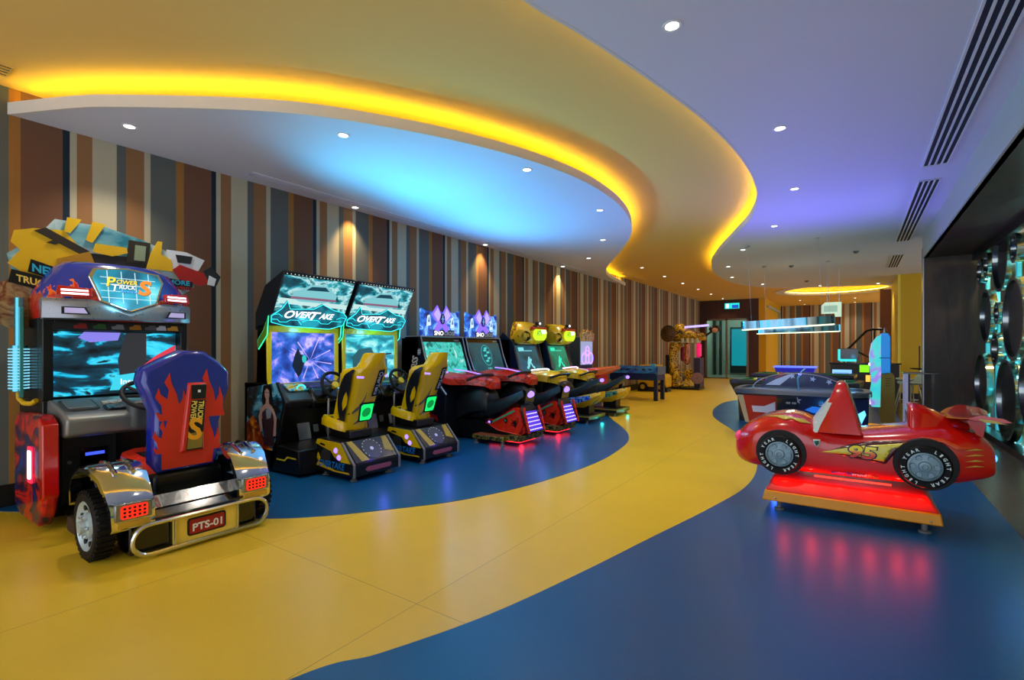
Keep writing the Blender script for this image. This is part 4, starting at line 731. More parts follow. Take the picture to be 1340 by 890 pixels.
    q = MB(VINYL); q.tube([(.7, -.32, .93), (.82, -.18, .99), (.84, 0, 1.0), (.82, .18, .99), (.7, .32, .93)], .024, 8); q.build('handlebar', r)
    q = MB(VINYL); q.loft([[V(x, wd * y, z + h * t) for y, t in ((-1, -1), (-1, .3), (-.6, 1), (.6, 1), (1, .3), (1, -1))] for x, wd, z, h in ((.38, .2, .5, .2), (.6, .2, .62, .22), (.85, .19, .66, .2), (.98, .17, .58, .14))]); q.build('tank_cover', r, bevel=.02, smooth=60)
    # sled body: wedge, seat, tail
    y1 = .22
    q = MB(REDC); q.loft([[V(a, s_ * y1 * f, z) for a, z in ((.98, .30), (1.02, .35), (1.15, .36), (1.5, .56), (1.58, .52), (1.70, .22), (1.62, .16), (1.2, .2))] for s_, f in ((-1, .92), (-1, 1), (1, 1), (1, .92))]); bd_ = q.build('sled_body', r, bevel=.015)
    q = MB(BLACK)
    for a, c_ in ((1.36, .36), (1.52, .33)):
        q.poly([(a - .035, c_), (a, c_ + .045), (a + .035, c_), (a, c_ - .045)], (0, -y1, 0), XP, ZP, .006)
    q.use(mat('green_badge', '2a9a70', .4)).poly(circ(.016, 8, 1.36, .36), (0, -y1, 0), XP, ZP, .009); q.poly([(1.05, .30), (1.5, .52), (1.52, .5), (1.06, .28)], (0, -y1, 0), XP, ZP, .003); q.build('side_badge', bd_, smooth=0)
    q = MB(BLACKG); q.poly([(1.0, .31), (1.03, .34), (1.1, .34), (1.12, .31), (1.06, .29)], (0, -y1, 0), XP, ZP, .004); q.use(GLOWP).ball((1.06, -y1 - .004, .315), .022, .012, .016); q.build('nose_lamp', bd_)
    q = MB(VINYL); q.loft([[V(x, wd * y, z + h * t) for y, t in ((-1, -1), (-1, .4), (-.7, 1), (.7, 1), (1, .4), (1, -1))] for x, wd, z, h in ((.8, .15, .5, .12), (1.0, .17, .5, .11), (1.3, .17, .6, .09), (1.5, .16, .70, .07), (1.6, .12, .76, .05))]); se = q.build('seat', r, smooth=60)
    q = MB(BLACKG); q.xz([(1.5, .6), (1.6, .82), (1.66, .78), (1.62, .6)], -.12, .12); q.use(GLOWP).ball((1.64, 0, .74), .05, .09, .05); q.build('tail_lamp', se)
    q = MB(BLACK); tu = V(-.14, 0, .32).normalized(); q.poly([(-.2, .0), (-.2, .34), (-.14, .42), (.14, .42), (.2, .34), (.2, 0)], (1.73, 0, .2), YP, tu, .03); ts = q.build('tail_panel', bd_, bevel=.01)
    q = MB(glow('violet_panel', '4a2ad0', 1.1)); q.poly([(-.17, .02), (-.17, .32), (.17, .32), (.17, .02)], (1.763, 0, .2), YP, tu, .004); q.use(glow('led_dot', 'd8c8ff', 2.2))
    for i in range(5): 
        for j in range(9): q.poly(circ(.009, 6, -.15 + j * .0375, .05 + i * .058), (1.768, 0, .2), YP, tu, .003)
    q.build('led_matrix', ts, smooth=0)
    for s_ in (-1, 1): q = MB(REDC); q.tube([(1.76, s_ * .21, .2), (1.68, s_ * .21, .5), (1.66, s_ * .19, .56)], .02, 6); q.build('tail_rail', bd_)
    # standing deck
    q = MB(BLK_Y); q.box(.85, 1.42, -.37, .37, .07, .135); q.box(1.42, 1.66, -.3, .3, .08, .16); dk = q.build('standing_deck', r, bevel=.008)
    q = MB(mat('deck_rust', '7a3a22', .5)); q.box(.87, 1.36, -.36, -.2, .135, .14); q.build('deck_pad', dk)
    feet(dk, [(x, y) for x in (.9, 1.38) for y in (-.33, .33)])
    q = MB(GLOWR); q.box(1.05, 1.6, -.22, .22, .055, .07); q.build('under_glow_strip', dk)
    q = MB(BLACK); q.box(.3, 1.5, -.16, .16, .04, .3); q.build('spine', r)
    lamp('under_glow', 'POINT', (1.52, -.05, .05), 1.6, 'ff1420', r, .03); lamp('marquee_glow', 'SPOT', (.05, 0, 2.05), 150, '48b0ff', r, .04, aim(1.5, 0, 1), 168, 1); lamp('tail_glow', 'POINT', (1.86, 0, .45), .8, '6a4aff', r, .04)
    return r
sled(6.14, True); sled(7.24, False)
# ------------------------------------------------------------------ yellow quad riding machines (a pair)
QA = art('quad_screen_print', [(.3, '0a2430'), (.5, '1c5a6c'), (.62, '10406c'), (.8, '1450a0')], (1, 2, 2), (0, .4, .1), 2, .4, es=.8, base=False)
QB = art('quad_screen_green', [(.3, '0a3028'), (.5, '0c7a5c'), (.62, '108a6c'), (.8, '0a4a40')], (1, 2, 2), (0, .1, .6), 2, .4, es=.9, base=False)
QY = art('quad_body_paint', [(.4, 'd8a810'), (.55, 'e8c020'), (.62, '7a4a08'), (.68, 'd8b018')], (5, 5, 5), detail=2, dist=.5, rough=.25)
def quad(yc, first):
    r = thing('quad_arcade_machine', (-5.6, yc, 0), 'yellow quad-bike ride with truck-nose top and blue-lit screen, nearer of two' if first else 'yellow quad-bike ride with truck-nose top and green-lit screen, beside the neon machine', 'arcade machine', 'yellow quad machines')
    hw = .5
    q = MB(mat('quad_cabinet_navy', '0a1c38', .35))
    for y0, y1 in ((-hw, -hw + .04), (hw - .04, hw)): q.xz([(-.45, .02), (-.45, 1.55), (-.3, 1.75), (-.05, 1.55), (.1, 1.0), (.3, .8), (.42, .7), (.4, .02)], y0, y1)
    q.box(-.45, -.12, -hw, hw, .02, 1.6); q.box(-.1, .3, -hw + .03, hw - .03, .02, .85); cb = q.build('cabinet_body', r, bevel=.006)
    sv = V(-.19, 0, .56).normalized(); so = V(.1, 0, .92)
    q = MB(QA if first else QB); q.poly([(-.4, 0), (-.4, .58), (.4, .58), (.4, 0)], so, YP, sv, .01); s = q.build('screen', r, smooth=0)
    for p_ in ([(-.46, -.02), (-.46, .62), (-.4, .62), (-.4, -.02)], [(.4, -.02), (.4, .62), (.46, .62), (.46, -.02)]): q = MB(mat('quad_bezel', '6a3a2c', .35)); q.poly(p_, so, YP, sv, .02); q.build('screen_bezel', r)
    cq = ('quad_ghost_blue', '80e0e8', .9) if first else ('quad_ghost_green', '30f0c0', .9)
    q = MB(glow(*cq)); P = lambda pts: q.poly(pts, so, YP, sv, .013)
    P([(-.3, .46), (-.3, .54), (-.1, .54), (-.1, .46)]); P([(-.08, .46), (-.08, .475), (.2, .475), (.2, .46)])
    P([(-.12, .1), (-.08, .22), (-.02, .3), (.0, .34), (.05, .33), (.03, .28), (.09, .3), (.1, .26), (.05, .22), (.12, .1), (.07, .1), (.02, .2), (-.06, .1)]); P(circ(.03, 10, -.12, .1)); P(circ(.03, 10, .12, .1)); q.build('screen_picture', s, smooth=0)
    # truck-nose top
    q = MB(QY); rg = []
    for z, wd, x in ((1.50, .2, .14), (1.55, .34, .2), (1.66, .37, .26), (1.76, .35, .26), (1.84, .31, .2), (1.91, .29, .14), (1.96, .25, .04), (1.97, .2, -.05)): rg.append([V(-.2, -wd, z)] + [V(x - .12 * abs(-1 + k / 5) ** 3, wd * (-1 + k / 5), z) for k in range(11)] + [V(-.2, wd, z)])
    q.loft(rg); tn = q.build('truck_nose_top', r, smooth=50)
    for s_ in (-1, 1): q = MB(mat('fender_yellow', 'c8a41c', .3)); q.lathe([(.02, 0), (.13, .0), (.15, .05), (.13, .13), (.02, .15)], (.04, s_ * .28, 1.66), (0, s_, 0), 20); q.use(BLACK); q.lathe([(.03, .0), (.09, .0), (.1, .03)], (.16, s_ * .35, 1.66), (1, s_ * .5, 0), 16); q.build('fender', tn)
    q = MB(mat('red_brow', 'c83a1c', .3)); q.box(.2, .265, -.24, .32, 1.8, 1.86); q.use(BLACKG).ball((.18, .1, 1.93), .05, .1, .045); q.ball((.24, -.12, 1.86), .03, .09, .03); q.use(GLOWW).ball((.225, .1, 1.93), .02, .03, .025); q.build('brow_lamp', tn, bevel=.01)
    q = MB(glow('grille_lime', 'c8f020', 1.1)); q.poly([(-.22, 1.66), (-.2, 1.76), (-.14, 1.81), (.26, 1.81), (.32, 1.76), (.28, 1.64), (.2, 1.58), (-.12, 1.58)], (.255, .0, 0), YP, ZP, .015); q.use(glow('grille_white', 'f4fff0', 1.3)); q.poly([(.08, 1.72), (.08, 1.80), (.26, 1.80), (.26, 1.72)], (.27, 0, 0), YP, ZP, .005); q.use(glow('grille_green', '14a848', .9)); q.text('ATV', (.272, .0, 1.73), YP, ZP, .2, .1, ext=.006, bold=.03); q.build('lit_name_panel', tn, smooth=0)
    # dash and handlebar
    q = MB(QY); q.loft([[V(x, -w_, z - .14), V(x, -w_, z), V(x, -w_ * .5, z + d), V(x, w_ * .5, z + d), V(x, w_, z), V(x, w_, z - .14)] for x, w_, z, d in ((.2, .48, .92, .02), (.38, .46, .92, .05), (.6, .4, .9, .05), (.78, .24, .86, .04), (.86, .1, .8, .02))]); q.build('dash_cowl', r, bevel=.012, smooth=50)
    q = MB(GLOWW if first else glow('pink_white_led', 'ffd0f8', 2.2)); q.tube([(.3, -.36, .98), (.42, -.2, 1.0), (.46, .0, 1.0), (.42, .14, .98), (.36, .2, .95)], .013, 6); q.build('light_strip', r)
    q = MB(VINYL); q.loft([[V(x, wd * y, z + h * t) for y, t in ((-1, -1), (-1, .3), (-.6, 1), (.6, 1), (1, .3), (1, -1))] for x, wd, z, h in ((.45, .22, .5, .24), (.7, .22, .56, .26), (.95, .18, .58, .16), (1.05, .16, .5, .1))]); q.build('tank_cover', r, bevel=.02, smooth=60)
    q = MB(VINYL); q.tube([(.72, -.34, .84), (.86, -.2, .9), (.86, .2, .9), (.72, .34, .84)], .024, 8); q.build('handlebar', r)
    q = MB(VINYL); q.loft([[V(x, wd * y, z + h * t) for y, t in ((-1, -1), (-1, .4), (-.7, 1), (.7, 1), (1, .4), (1, -1))] for x, wd, z, h in ((.9, .14, .5, .1), (1.2, .15, .58, .08), (1.5, .14, .74, .06), (1.64, .1, .82, .04))]); se = q.build('seat', r, smooth=60)
    q = MB(BLACK); q.use(GLOWP).ball((1.66, 0, .81), .035, .06, .035); q.build('tail_lamp', se)
    q = MB(QY); q.loft([[V(x, wd * y, z + h * t) for y, t in ((-.6, -1), (-1, .2), (-.8, 1), (.8, 1), (1, .2), (.6, -1))] for x, wd, z, h in ((.95, .14, .36, .06), (1.1, .19, .36, .10), (1.35, .2, .40, .12), (1.55, .18, .47, .1), (1.68, .12, .54, .06))]); bd = q.build('quad_body', r, smooth=50)
    q = MB(art('spray_print_blue' if first else 'spray_print_green', [(.4, '1040c0' if first else '1a4a40'), (.52, '80c0ff' if first else '70b0a0'), (.62, '1838a0' if first else '2a6a5c')], (12, 12, 12), detail=3, dist=1)); q.poly([(.98, .36), (1.05, .46), (1.5, .53), (1.52, .46), (1.2, .35)], (0, -.195, 0), XP, ZP, .008); q.build('side_print', bd, smooth=0)
    q = MB(BLACK); q.xz([(1.15, .1), (1.15, .32), (1.45, .34), (1.45, .1)], -.12, .12); q.box(.3, 1.3, -.14, .14, .05, .16); q.build('pedestal', r, bevel=.01)
    q = MB(mat('deck_black', '101416', .4)); q.box(1.02, 1.56, -.36, .36, .07, .15); dk = q.build('standing_deck', r, bevel=.008); q = MB(mat('deck_edge_olive', '8a7c30', .4)); q.box(1.555, 1.565, -.36, .36, .1, .152); q.box(1.02, 1.56, -.365, -.355, .13, .152); q.build('deck_edge', dk)
    feet(dk, [(x, y) for x in (1.07, 1.5) for y in (-.31, .31)])
    lamp('deck_glow', 'POINT', (1.62, .1, .06), .5, '30e0d0', r, .03); lamp('front_glow', 'POINT', (.45, 0, 1.25), 2, '50d0e0', r, .05)
quad(8.72, True); quad(10.02, False)

# neon quad sign machine behind
r = thing('neon_kiddie_machine', (-5.75, 11.75, 0), 'small ride machine with glowing violet quad-bike outline and crown top', 'arcade machine')
q = MB(mat('neon_cab', '2a3844', .4)); q.box(-.3, .0, -.36, .36, .02, 1.72); q.use(REDP).box(-.0, .5, -.25, .25, .3, .9); q.build('cabinet_body', r, bevel=.02)
q = MB(art('crown_print', [(.4, '7a5a24'), (.52, 'd8c070'), (.62, 'a03a20'), (.7, 'e0d8b0')], (9, 9, 9), detail=3)); q.yz([(-.34, 1.6), (-.36, 1.82), (-.26, 1.78), (-.2, 1.9), (-.1, 1.82), (0, 1.92), (.1, 1.82), (.2, 1.9), (.26, 1.78), (.36, 1.82), (.34, 1.6)], -.02, .06); q.build('crown_top', r)
q = MB(glow('pale_panel', 'b0b8e0', .7)); q.yz([(-.33, 1.0), (-.33, 1.6), (.33, 1.6), (.33, 1.0)], .0, .02); pn = q.build('lit_panel', r)
q = MB(glow('neon_violet', '9a70ff', 2.6))
for y, z, rr_ in ((-.2, 1.16, .12), (.2, 1.16, .12), (0, 1.14, .09), (0, 1.36, .1)): q.tube([(.035, y + rr_ * math.cos(t), z + rr_ * 1.15 * math.sin(t)) for t in [2 * math.pi * k / 18 for k in range(18)]], .014, 6, True)
q.tube([(.035, -.2, 1.3), (.035, -.08, 1.36), (.035, .08, 1.36), (.035, .2, 1.3)], .012, 6); q.build('neon_outline', pn)
q = MB(mat('orange_nose', 'd86a20', .3)); q.loft([[V(x, wd * y, z + h * t) for y, t in ((-1, -1), (-1, .4), (0, 1), (1, .4), (1, -1))] for x, wd, z, h in ((.0, .3, .8, .1), (.5, .26, .85, .1), (.9, .1, .95, .04))]); q.build('nose_cowl', r, smooth=50)
lamp('neon_glow', 'POINT', (.25, 0, 1.3), 2.0, 'a080ff', r, .05)

# ------------------------------------------------------------------ table football and yellow jeep ride
r = thing('football_table', (-5.05, 13.55, 0), 'table football with blue-violet sides and dark legs in front of the striped wall', 'game table')
q = MB(art('football_side_print', [(.35, '3a2a8a'), (.5, '2a6ab0'), (.6, '38a0c8'), (.75, '5a3aa0')], (2, 2, 4), detail=2, rough=.3)); L_, W_ = .70, .36
q.box(-L_, L_, -W_, -W_ + .03, .74, .92); q.box(-L_, L_, W_ - .03, W_, .74, .92); q.use(mat('football_end_grey', '5a6a74', .35)).box(L_ - .03, L_, -W_, W_, .70, .92); q.box(-L_, -L_ + .03, -W_, W_, .7, .92); tb = q.build('table_box', r, bevel=.008)
q = MB(mat('pitch_green', '1a6a3c', .5)); q.box(-L_ + .03, L_ - .03, -W_ + .03, W_ - .03, .72, .76); q.build('pitch', r)
q = MB(mat('navy_apron', '0c2448', .35)); q.box(-L_ + .02, L_ - .02, -W_ + .02, W_ - .02, .55, .74); q.build('apron', r, bevel=.006)
q = MB(mat('side_mark', '101020', .4)); [q.poly(rrect(w_, .05, .012, 2, x, .84), (0, -W_, 0), XP, ZP, .003) for x, w_ in ((-.5, .06), (-.32, .04), (-.15, .12), (.1, .06), (.32, .1), (.5, .04))]; q.build('side_print', tb, smooth=0)
for x in (-.55, -.37, -.18, .0, .18, .37, .55):
    q = MB(STEEL); q.cyl((x, -W_ - .14, .86), (x, W_ + .14, .86), .008); rd = q.build('rod', r); q = MB(BLACK); q.cyl((x, -W_ - .24, .86), (x, -W_ - .13, .86), .016); q.build('rod_grip', rd); q = MB(RED); [q.box(x - .012, x + .012, y - .015, y + .015, .78, .89) for y in (-.2, 0, .2)]; q.build('player', rd)
for x in (-.6, .63):
    for y in (-.28, .28): MB(mat('leg_navy', '141c38', .35)).box(x - .05, x + .05, y - .05, y + .05, 0, .56).build('leg', r, bevel=.006)
q = MB(mat('scorer_cyan', '60c0d0', .4)); q.box(.25, .4, .34, .42, .92, .98); q.build('score_counter', r)
r = thing('jeep_kiddie_ride', (-5.5, 16.35, 0), 'yellow jeep-shaped childrens ride behind the football table', 'kiddie ride')
q = MB(mat('jeep_yellow', 'd8a800', .3)); q.xz([(-.45, .15), (-.45, .55), (-.3, .6), (.42, .58), (.5, .5), (.5, .15)], -.28, .28); jb = q.build('jeep_body', r, bevel=.03)
q = MB(mat('jeep_yellow', 'd8a800', .3)); q.box(-.4, .2, -.27, .27, .82, .88); [q.box(x, x + .04, y, y + .03, .55, .84) for x in (-.4, .14) for y in (-.27, .24)]; q.build('roof_frame', r, bevel=.008)
q = MB(mat('jeep_glass', '9ab0b0', .1)); q.poly([(-.23, .58), (-.23, .8), (.23, .8), (.23, .58)], (.17, 0, 0), YP, ZP, .01); q.build('windscreen', r)
for x in (-.28, .32):
    for s_ in (-1, 1): q = MB(RUBBER); q.cyl((x, s_ * .25, .16), (x, s_ * .34, .16), .15); w_ = q.build('wheel', r, bevel=.02); q = MB(mat('jeep_hub', 'b09020', .4)); q.cyl((x, s_ * .34, .16), (x, s_ * .35, .16), .08); q.build('hub_cap', w_)
q = MB(DGREY); q.box(-.5, .5, -.2, .2, .0, .12); q.build('ride_base', r)

# ------------------------------------------------------------------ spotted big-cat strength machine
CAT = art('spotted_fur', [(.30, 'e0ac18'), (.41, 'e8b81c'), (.435, '241404'), (.47, '241404'), (.495, 'e8b81c'), (.53, 'd8a010'), (.555, '2a1604'), (.59, '2a1604'), (.62, 'e8b81c')], (5, 5, 5), detail=2, dist=.6, rough=.4)
CATD = art('mane_swirl', [(.36, '1c1008'), (.42, '6a4a24'), (.48, '1c1008'), (.54, '7a5628'), (.6, '140a06'), (.7, '6a4a24')], (6, 6, 6), detail=1, dist=2, rough=.5)
r = thing('big_cat_arcade_machine', (-5.1, 17.9, 0), 'tall black-and-yellow spotted big-cat machine with open toothed jaw, near the glass door', 'arcade machine')
q = MB(BLACK); q.box(-.42, .75, -.4, .4, .0, .08); q.box(-.42, -.3, -.3, .3, .08, 1.2); q.build('base', r, bevel=.01)
q = MB(CAT); q.loft([[V(x + w_ * math.cos(t), .22 * math.sin(t) - .05, z) for t in [2 * math.pi * k / 16 for k in range(16)]] for z, x, w_ in ((.08, -.1, .28), (.25, -.14, .24), (.6, -.15, .22), (.9, -.2, .18), (1.2, -.22, .16), (1.45, -.16, .2), (1.65, -.08, .26))]); q.build('spotted_leg', r, smooth=60)
q = MB(CAT); q.ball((.05, -.12, .13), .32, .16, .09); q.ball((-.12, -.2, .55), .17, .13, .3); q.build('spotted_paw', r)
q = MB(CAT); q.loft([[V(x, wd * math.cos(t), z + h * math.sin(t)) for t in [2 * math.pi * k / 16 for k in range(16)]] for x, wd, z, h in ((-.28, .2, 1.9, .2), (-.1, .3, 1.98, .32), (.1, .3, 2.0, .3), (.22, .28, 1.92, .2), (.5, .25, 1.88, .15), (.8, .2, 1.83, .13), (.88, .1, 1.8, .08))]); hd = q.build('cat_head', r, smooth=60)
q = MB(CATD); q.lathe([(.02, -.06), (.26, -.04), (.3, .05), (.2, .1), (.02, .12)], (-.3, -.3, 1.95), (-.2, -1, 0), 20); q.build('mane', hd)
q = MB(mat('tooth_ivory', 'd0c8a0', .4)); [q.cyl((.14 + i * .16, y, 1.78), (.15 + i * .16, y, 1.62), .065, .05, n=10) for i in range(4) for y in (-.16, .16)]; q.build('tooth', hd, bevel=.01)
q = MB(glow('violet_tube', 'a090ff', 2.0)); q.cyl((.2, -.1, 2.17), (1.0, -.1, 2.22), .035); q.build('tube_light', hd)
def bag(nm, x, y, z0, z1, rad, m): q = MB(m); q.lathe([(.01, z0), (rad, z0 + .06), (rad, z1 - .05), (.02, z1)], (x, y, 0), ZP, 14); q.use(STEEL).cyl((x, y, z1 - .02), (x, y, 1.75), .01); return q.build(nm, r)
bag('strike_pad', .28, -.1, .85, 1.62, .1, art('pad_orange', [(.4, '7a2c10'), (.55, 'd07828'), (.7, '5a1c0c')], (9, 9, 9)))
bag('strike_pad', .66, -.05, 1.1, 1.62, .09, mat('pad_pink', 'd81c60', .4, emit='ff2070', es=.5)); bag('strike_pad', .05, .22, .95, 1.5, .08, mat('pad_crimson', 'a01840', .4))
q = MB(CAT)
for i in range(9): t = R(-60 + i * 32); q.cyl((.3, -.05, .45), (.3 + .3 * math.sin(t), -.2, .5 + .3 * math.cos(t)), .08, .01, n=8)
q.build('spiky_mane', r)
q = MB(mat('violet_panel_dark', '2a2440', .4)); q.box(.55, .75, -.25, .3, .08, 1.1); q.use(mat('grey_rose', '8a6a6c', .4)).lathe([(.02, 0), (.2, 0), (.2, .03), (.02, .03)], (.66, -.26, .4), (0, -1, 0), 18); q.build('side_panel', r, bevel=.02)
q = MB(BLACK); q.tube([(.8, 0, 1.8), (1.1, .1, 2.05), (1.35, .15, 2.1)], .04); q.ball((1.15, .1, 2.1), .2, .14, .12); q.use(mat('fist_peach', 'd89a70', .5)).ball((1.18, -.02, 2.05), .1, .08, .08); q.build('arm_target', r)

# ------------------------------------------------------------------ air hockey table with flag print and clear dome
r = thing('air_hockey_table', (-.72, 9.2, 0), 'large air hockey table with star-and-stripe print and curved clear guard', 'game table')
FLAGB = mat('flag_navy', '0c1c44', .3, coat=.3)
q = MB(FLAGB); q.loft([[V(-.72, -.38, .2), V(.88, -.38, .2), V(.88, .4, .2), V(-.72, .4, .2)], [V(-.85, -.46, .68), V(.9, -.46, .68), V(.9, .46, .68), V(-.85, .46, .68)]]); bd = q.build('table_body', r, bevel=.015)
q = MB(mat('flag_red', 'b81c18', .35)); fv = V(0, -.08, .48).normalized(); fo = V(0, -.385, .2)
F_ = lambda pts, m, d: q.use(m).poly(pts, fo, XP, fv, d)
F_([(-.74, .02), (-.845, .47), (-.28, .47), (-.28, .02)], q.mats[0], .004); F_([(-.62, .2), (-.64, .3), (-.46, .3), (-.34, .36), (-.3, .38), (-.3, .12), (-.36, .17), (-.46, .2)], mat('flag_white', 'd8d4e0', .4), .007); F_([(-.845, .47), (-.74, .02), (-.68, .02), (-.76, .47)], mat('flag_cream', 'c0a888', .4), .007)
WST = mat('flag_star_white', 'c8d0e0', .4)
def star(cx, cy, s, rot=.2): return [(cx + s * (1 if k % 2 == 0 else .42) * math.sin(rot + math.pi * k / 5), cy + s * (1 if k % 2 == 0 else .42) * math.cos(rot + math.pi * k / 5)) for k in range(10)]
for cx, cy, s in ((.0, .42, .06), (-.05, .15, .06), (.12, .1, .05), (.34, .36, .06), (.42, .18, .05), (.55, .1, .06), (.22, .3, .05), (.62, .36, .05)): F_(star(cx, cy, s, cx * 3), WST, .006)
q.build('flag_pattern', bd, smooth=0)
q = MB(BLACKG); q.poly([(-.28, .18), (-.28, .45), (.0, .45), (.0, .18)], fo + V(0, -.01, 0), XP, fv, .02); q.use(STEEL); [q.poly(rrect(.06, .03, .006, 2, -.12 + i * .08, .38), fo + V(0, -.01, 0), XP, fv, .025) for i in range(2)]; q.build('coin_door', bd)
q = MB(glow('blue_streak', '1c6ad8', .9)); q.poly([(.1, .28), (.2, .34), (.55, .3), (.68, .36), (.66, .28), (.5, .22), (.2, .24)], fo, XP, fv, .008); q.build('blue_glow_print', bd, smooth=0)
q = MB(glow('blade_cyan', '70d8ff', 1.3)); q.poly([(-.12, .02), (-.16, .06), (-.12, .1), (-.02, .08), (-.02, .04)], fo + V(0, -.0, 0), XP, fv, .012); q.poly([(.72, .02), (.76, .26), (.84, .32), (.86, .26), (.78, .05)], fo, XP, fv, .012); q.build('side_lamp', bd, smooth=0)
RIM = mat('rim_graphite', '5a6068', .3, .5)
def rim(rx, ry, n=40): return [(math.copysign(abs(math.cos(t)) ** .45, math.cos(t)) * rx, math.copysign(abs(math.sin(t)) ** .45, math.sin(t)) * ry) for t in [2 * math.pi * k / n for k in range(n)]]
ro, ri = rim(.94, .60), rim(.84, .5)
q = MB(RIM); q.loft([[V(*p, .68) for p in rim(.9, .56)], [V(*p, .70) for p in ro], [V(*p, .75) for p in ro], [V(*p, .77) for p in rim(.92, .58)], [V(*p, .77) for p in ri], [V(*p, .73) for p in ri], [V(*p, .69) for p in rim(.8, .48)]], False); q.build('rim', r, smooth=40)
q = MB(mat('playfield_white', '9ab0c8', .2)); q.xy(ri, .70, .73); q.build('playfield', r)
CLEAR = mat('clear_acrylic', 'e8f4ff', .03, trans=1, ior=1.08)
rgd = []
for i in range(15):
    t = math.pi * i / 14; x = -.0 - .62 * math.cos(t); h = .26 * math.sin(t) + .01; rgd.append([V(x, -.5, .76), V(x, -.48, .76 + h), V(x, -.472, .76 + h), V(x, -.492, .76)])
q = MB(FLAGB); 
for yb in (.48,):
    q.poly([(-.62 * math.cos(math.pi * i / 14), .76 + .26 * math.sin(math.pi * i / 14)) for i in range(15)], (0, yb, 0), XP, ZP, .02)
    q.use(WST); [q.poly(star(cx, cy, .05, cx * 2), (0, yb, 0), XP, ZP, .024) for cx, cy in ((-.15, .94), (.15, .9), (.38, .86))]; q.use(mat('flag_white', 'd8d4e0', .4)).poly([(-.56, .78), (-.4, .88), (-.2, .97), (-.12, .98), (-.34, .78)], (0, yb, 0), XP, ZP, .023); q.use(mat('flag_red', 'b81c18', .35)).poly([(-.4, .9), (-.2, .99), (-.24, 1.0), (-.42, .91)], (0, yb, 0), XP, ZP, .025)
q.build('scoreboard_arch', r, smooth=0)
q = MB(CLEAR).loft(rgd); q.build('clear_guard', r, smooth=60)
q = MB(STEEL); q.tube([V(-.62 * math.cos(math.pi * i / 20), -.48, .765 + .265 * math.sin(math.pi * i / 20)) for i in range(21)], .006, 6); q.build('guard_edge', r)
q = MB(mat('post_clear_blue', '60a8c8', .1)); q.tube([(.02, -.45, .77), (.0, -.4, .95), (.05, -.3, 1.06), (.07, .0, 1.08)], .012); q.build('guard_post', r)
for x in (-.6, .7):
    for y in (-.28, .28): MB(mat('hockey_leg', '14141c', .4)).cyl((x, y, 0), (x, y, .22), .06, .08).build('leg', r)
lamp('added_ceiling_violet', 'SPOT', (0, 0, 1.0), 260, '7060ff', r, .02, aim(.2, -.9, 1), 168, 1); lamp('side_glow', 'POINT', (.3, -.75, .45), .8, '40a0ff', r, .04)  # violet spot is added to tint the right ceiling, no lamp of the table
# ------------------------------------------------------------------ pool tables
BALLC = ['e8c020', '1838b0', 'c81c18', '5a1c80', 'd86a18', '14703c', '7a1818', '141414', 'e8e4d8', 'e8c020', 'c81c18', '2a50c0']
def pool(x0, y0, first, rz):
    r = thing('pool_table', (x0, y0, 0), 'pool table with green cloth just behind the flag-printed air hockey table' if first else 'farther pool table with green cloth under the rear pendant lamp', 'pool table', 'pool tables', rz)
    CL = mat('pool_cloth', '0e6a3c', .8); RA = mat('pool_rail_dark', '17130f', .3, coat=.3); l, w_ = 1.05, .58
    q = MB(mat('pool_cabinet', '1c1a18', .35)); q.loft([[V(-l + .1, -w_ + .1, .5), V(l - .1, -w_ + .1, .5), V(l - .1, w_ - .1, .5), V(-l + .1, w_ - .1, .5)], [V(-l, -w_, .74), V(l, -w_, .74), V(l, w_, .74), V(-l, w_, .74)]]); q.build('cabinet', r, bevel=.01)
    q = MB(CL); q.box(-l + .1, l - .1, -w_ + .1, w_ - .1, .74, .775); q.build('cloth', r)
    for a, b_, c_, d in ((-l, l, -w_, -w_ + .1), (-l, l, w_ - .1, w_), (-l, -l + .1, -w_ + .1, w_ - .1), (l - .1, l, -w_ + .1, w_ - .1)): q = MB(RA); q.box(a, b_, c_, d, .74, .81); ro_ = q.build('rail', r, bevel=.012)
    q = MB(CL)
    for p_ in ((-l + .14, -.06, -w_ + .1, -w_ + .14), (.06, l - .14, -w_ + .1, -w_ + .14), (-l + .14, -.06, w_ - .14, w_ - .1), (.06, l - .14, w_ - .14, w_ - .1), (-l + .1, -l + .14, -w_ + .16, w_ - .16), (l - .14, l - .1, -w_ + .16, w_ - .16)): q.box(*p_, .775, .805)
    q.build('cushion', r, bevel=.006)
    q = MB(BLACK); [q.cyl((x, y, .70), (x, y, .814), .062) for x in (-l + .09, 0, l - .09) for y in (-w_ + .085, w_ - .085)]; q.build('pocket', r)
    for x in (-l + .2, l - .2):
        for y in (-w_ + .2, w_ - .2): MB(RA).cyl((x, y, 0), (x, y, .52), .07, .10, n=12).build('leg', r)
    return r
pool(-.93, 10.95, True, R(-4)); pool(-1.02, 13.9, False, R(-3))
bi = 0
for (tx, ty, n_b, tl_) in ((-1.62, 10.75, 9, 'front'), (-1.55, 13.75, 6, 'rear')):
    for k in range(n_b):
        x = tx + (k % 4) * .064 + rnd.random() * .02; y = ty + (k // 4) * .066 + rnd.random() * .02
        c_ = BALLC[bi % 12]; q = MB(mat('ball_' + c_, c_, .12, coat=.5)); q.ball((0, 0, 0), .029, n=12, m=8); o = q.build('pool_ball', smooth=80, loc=(x, y, .805)); bi += 1
        tag(o, 'small coloured ball in the cluster on the %s pool table' % ('nearer' if tl_ == 'front' else 'farther'), 'ball', 'balls on the %s pool table' % ('nearer' if tl_ == 'front' else 'farther'))
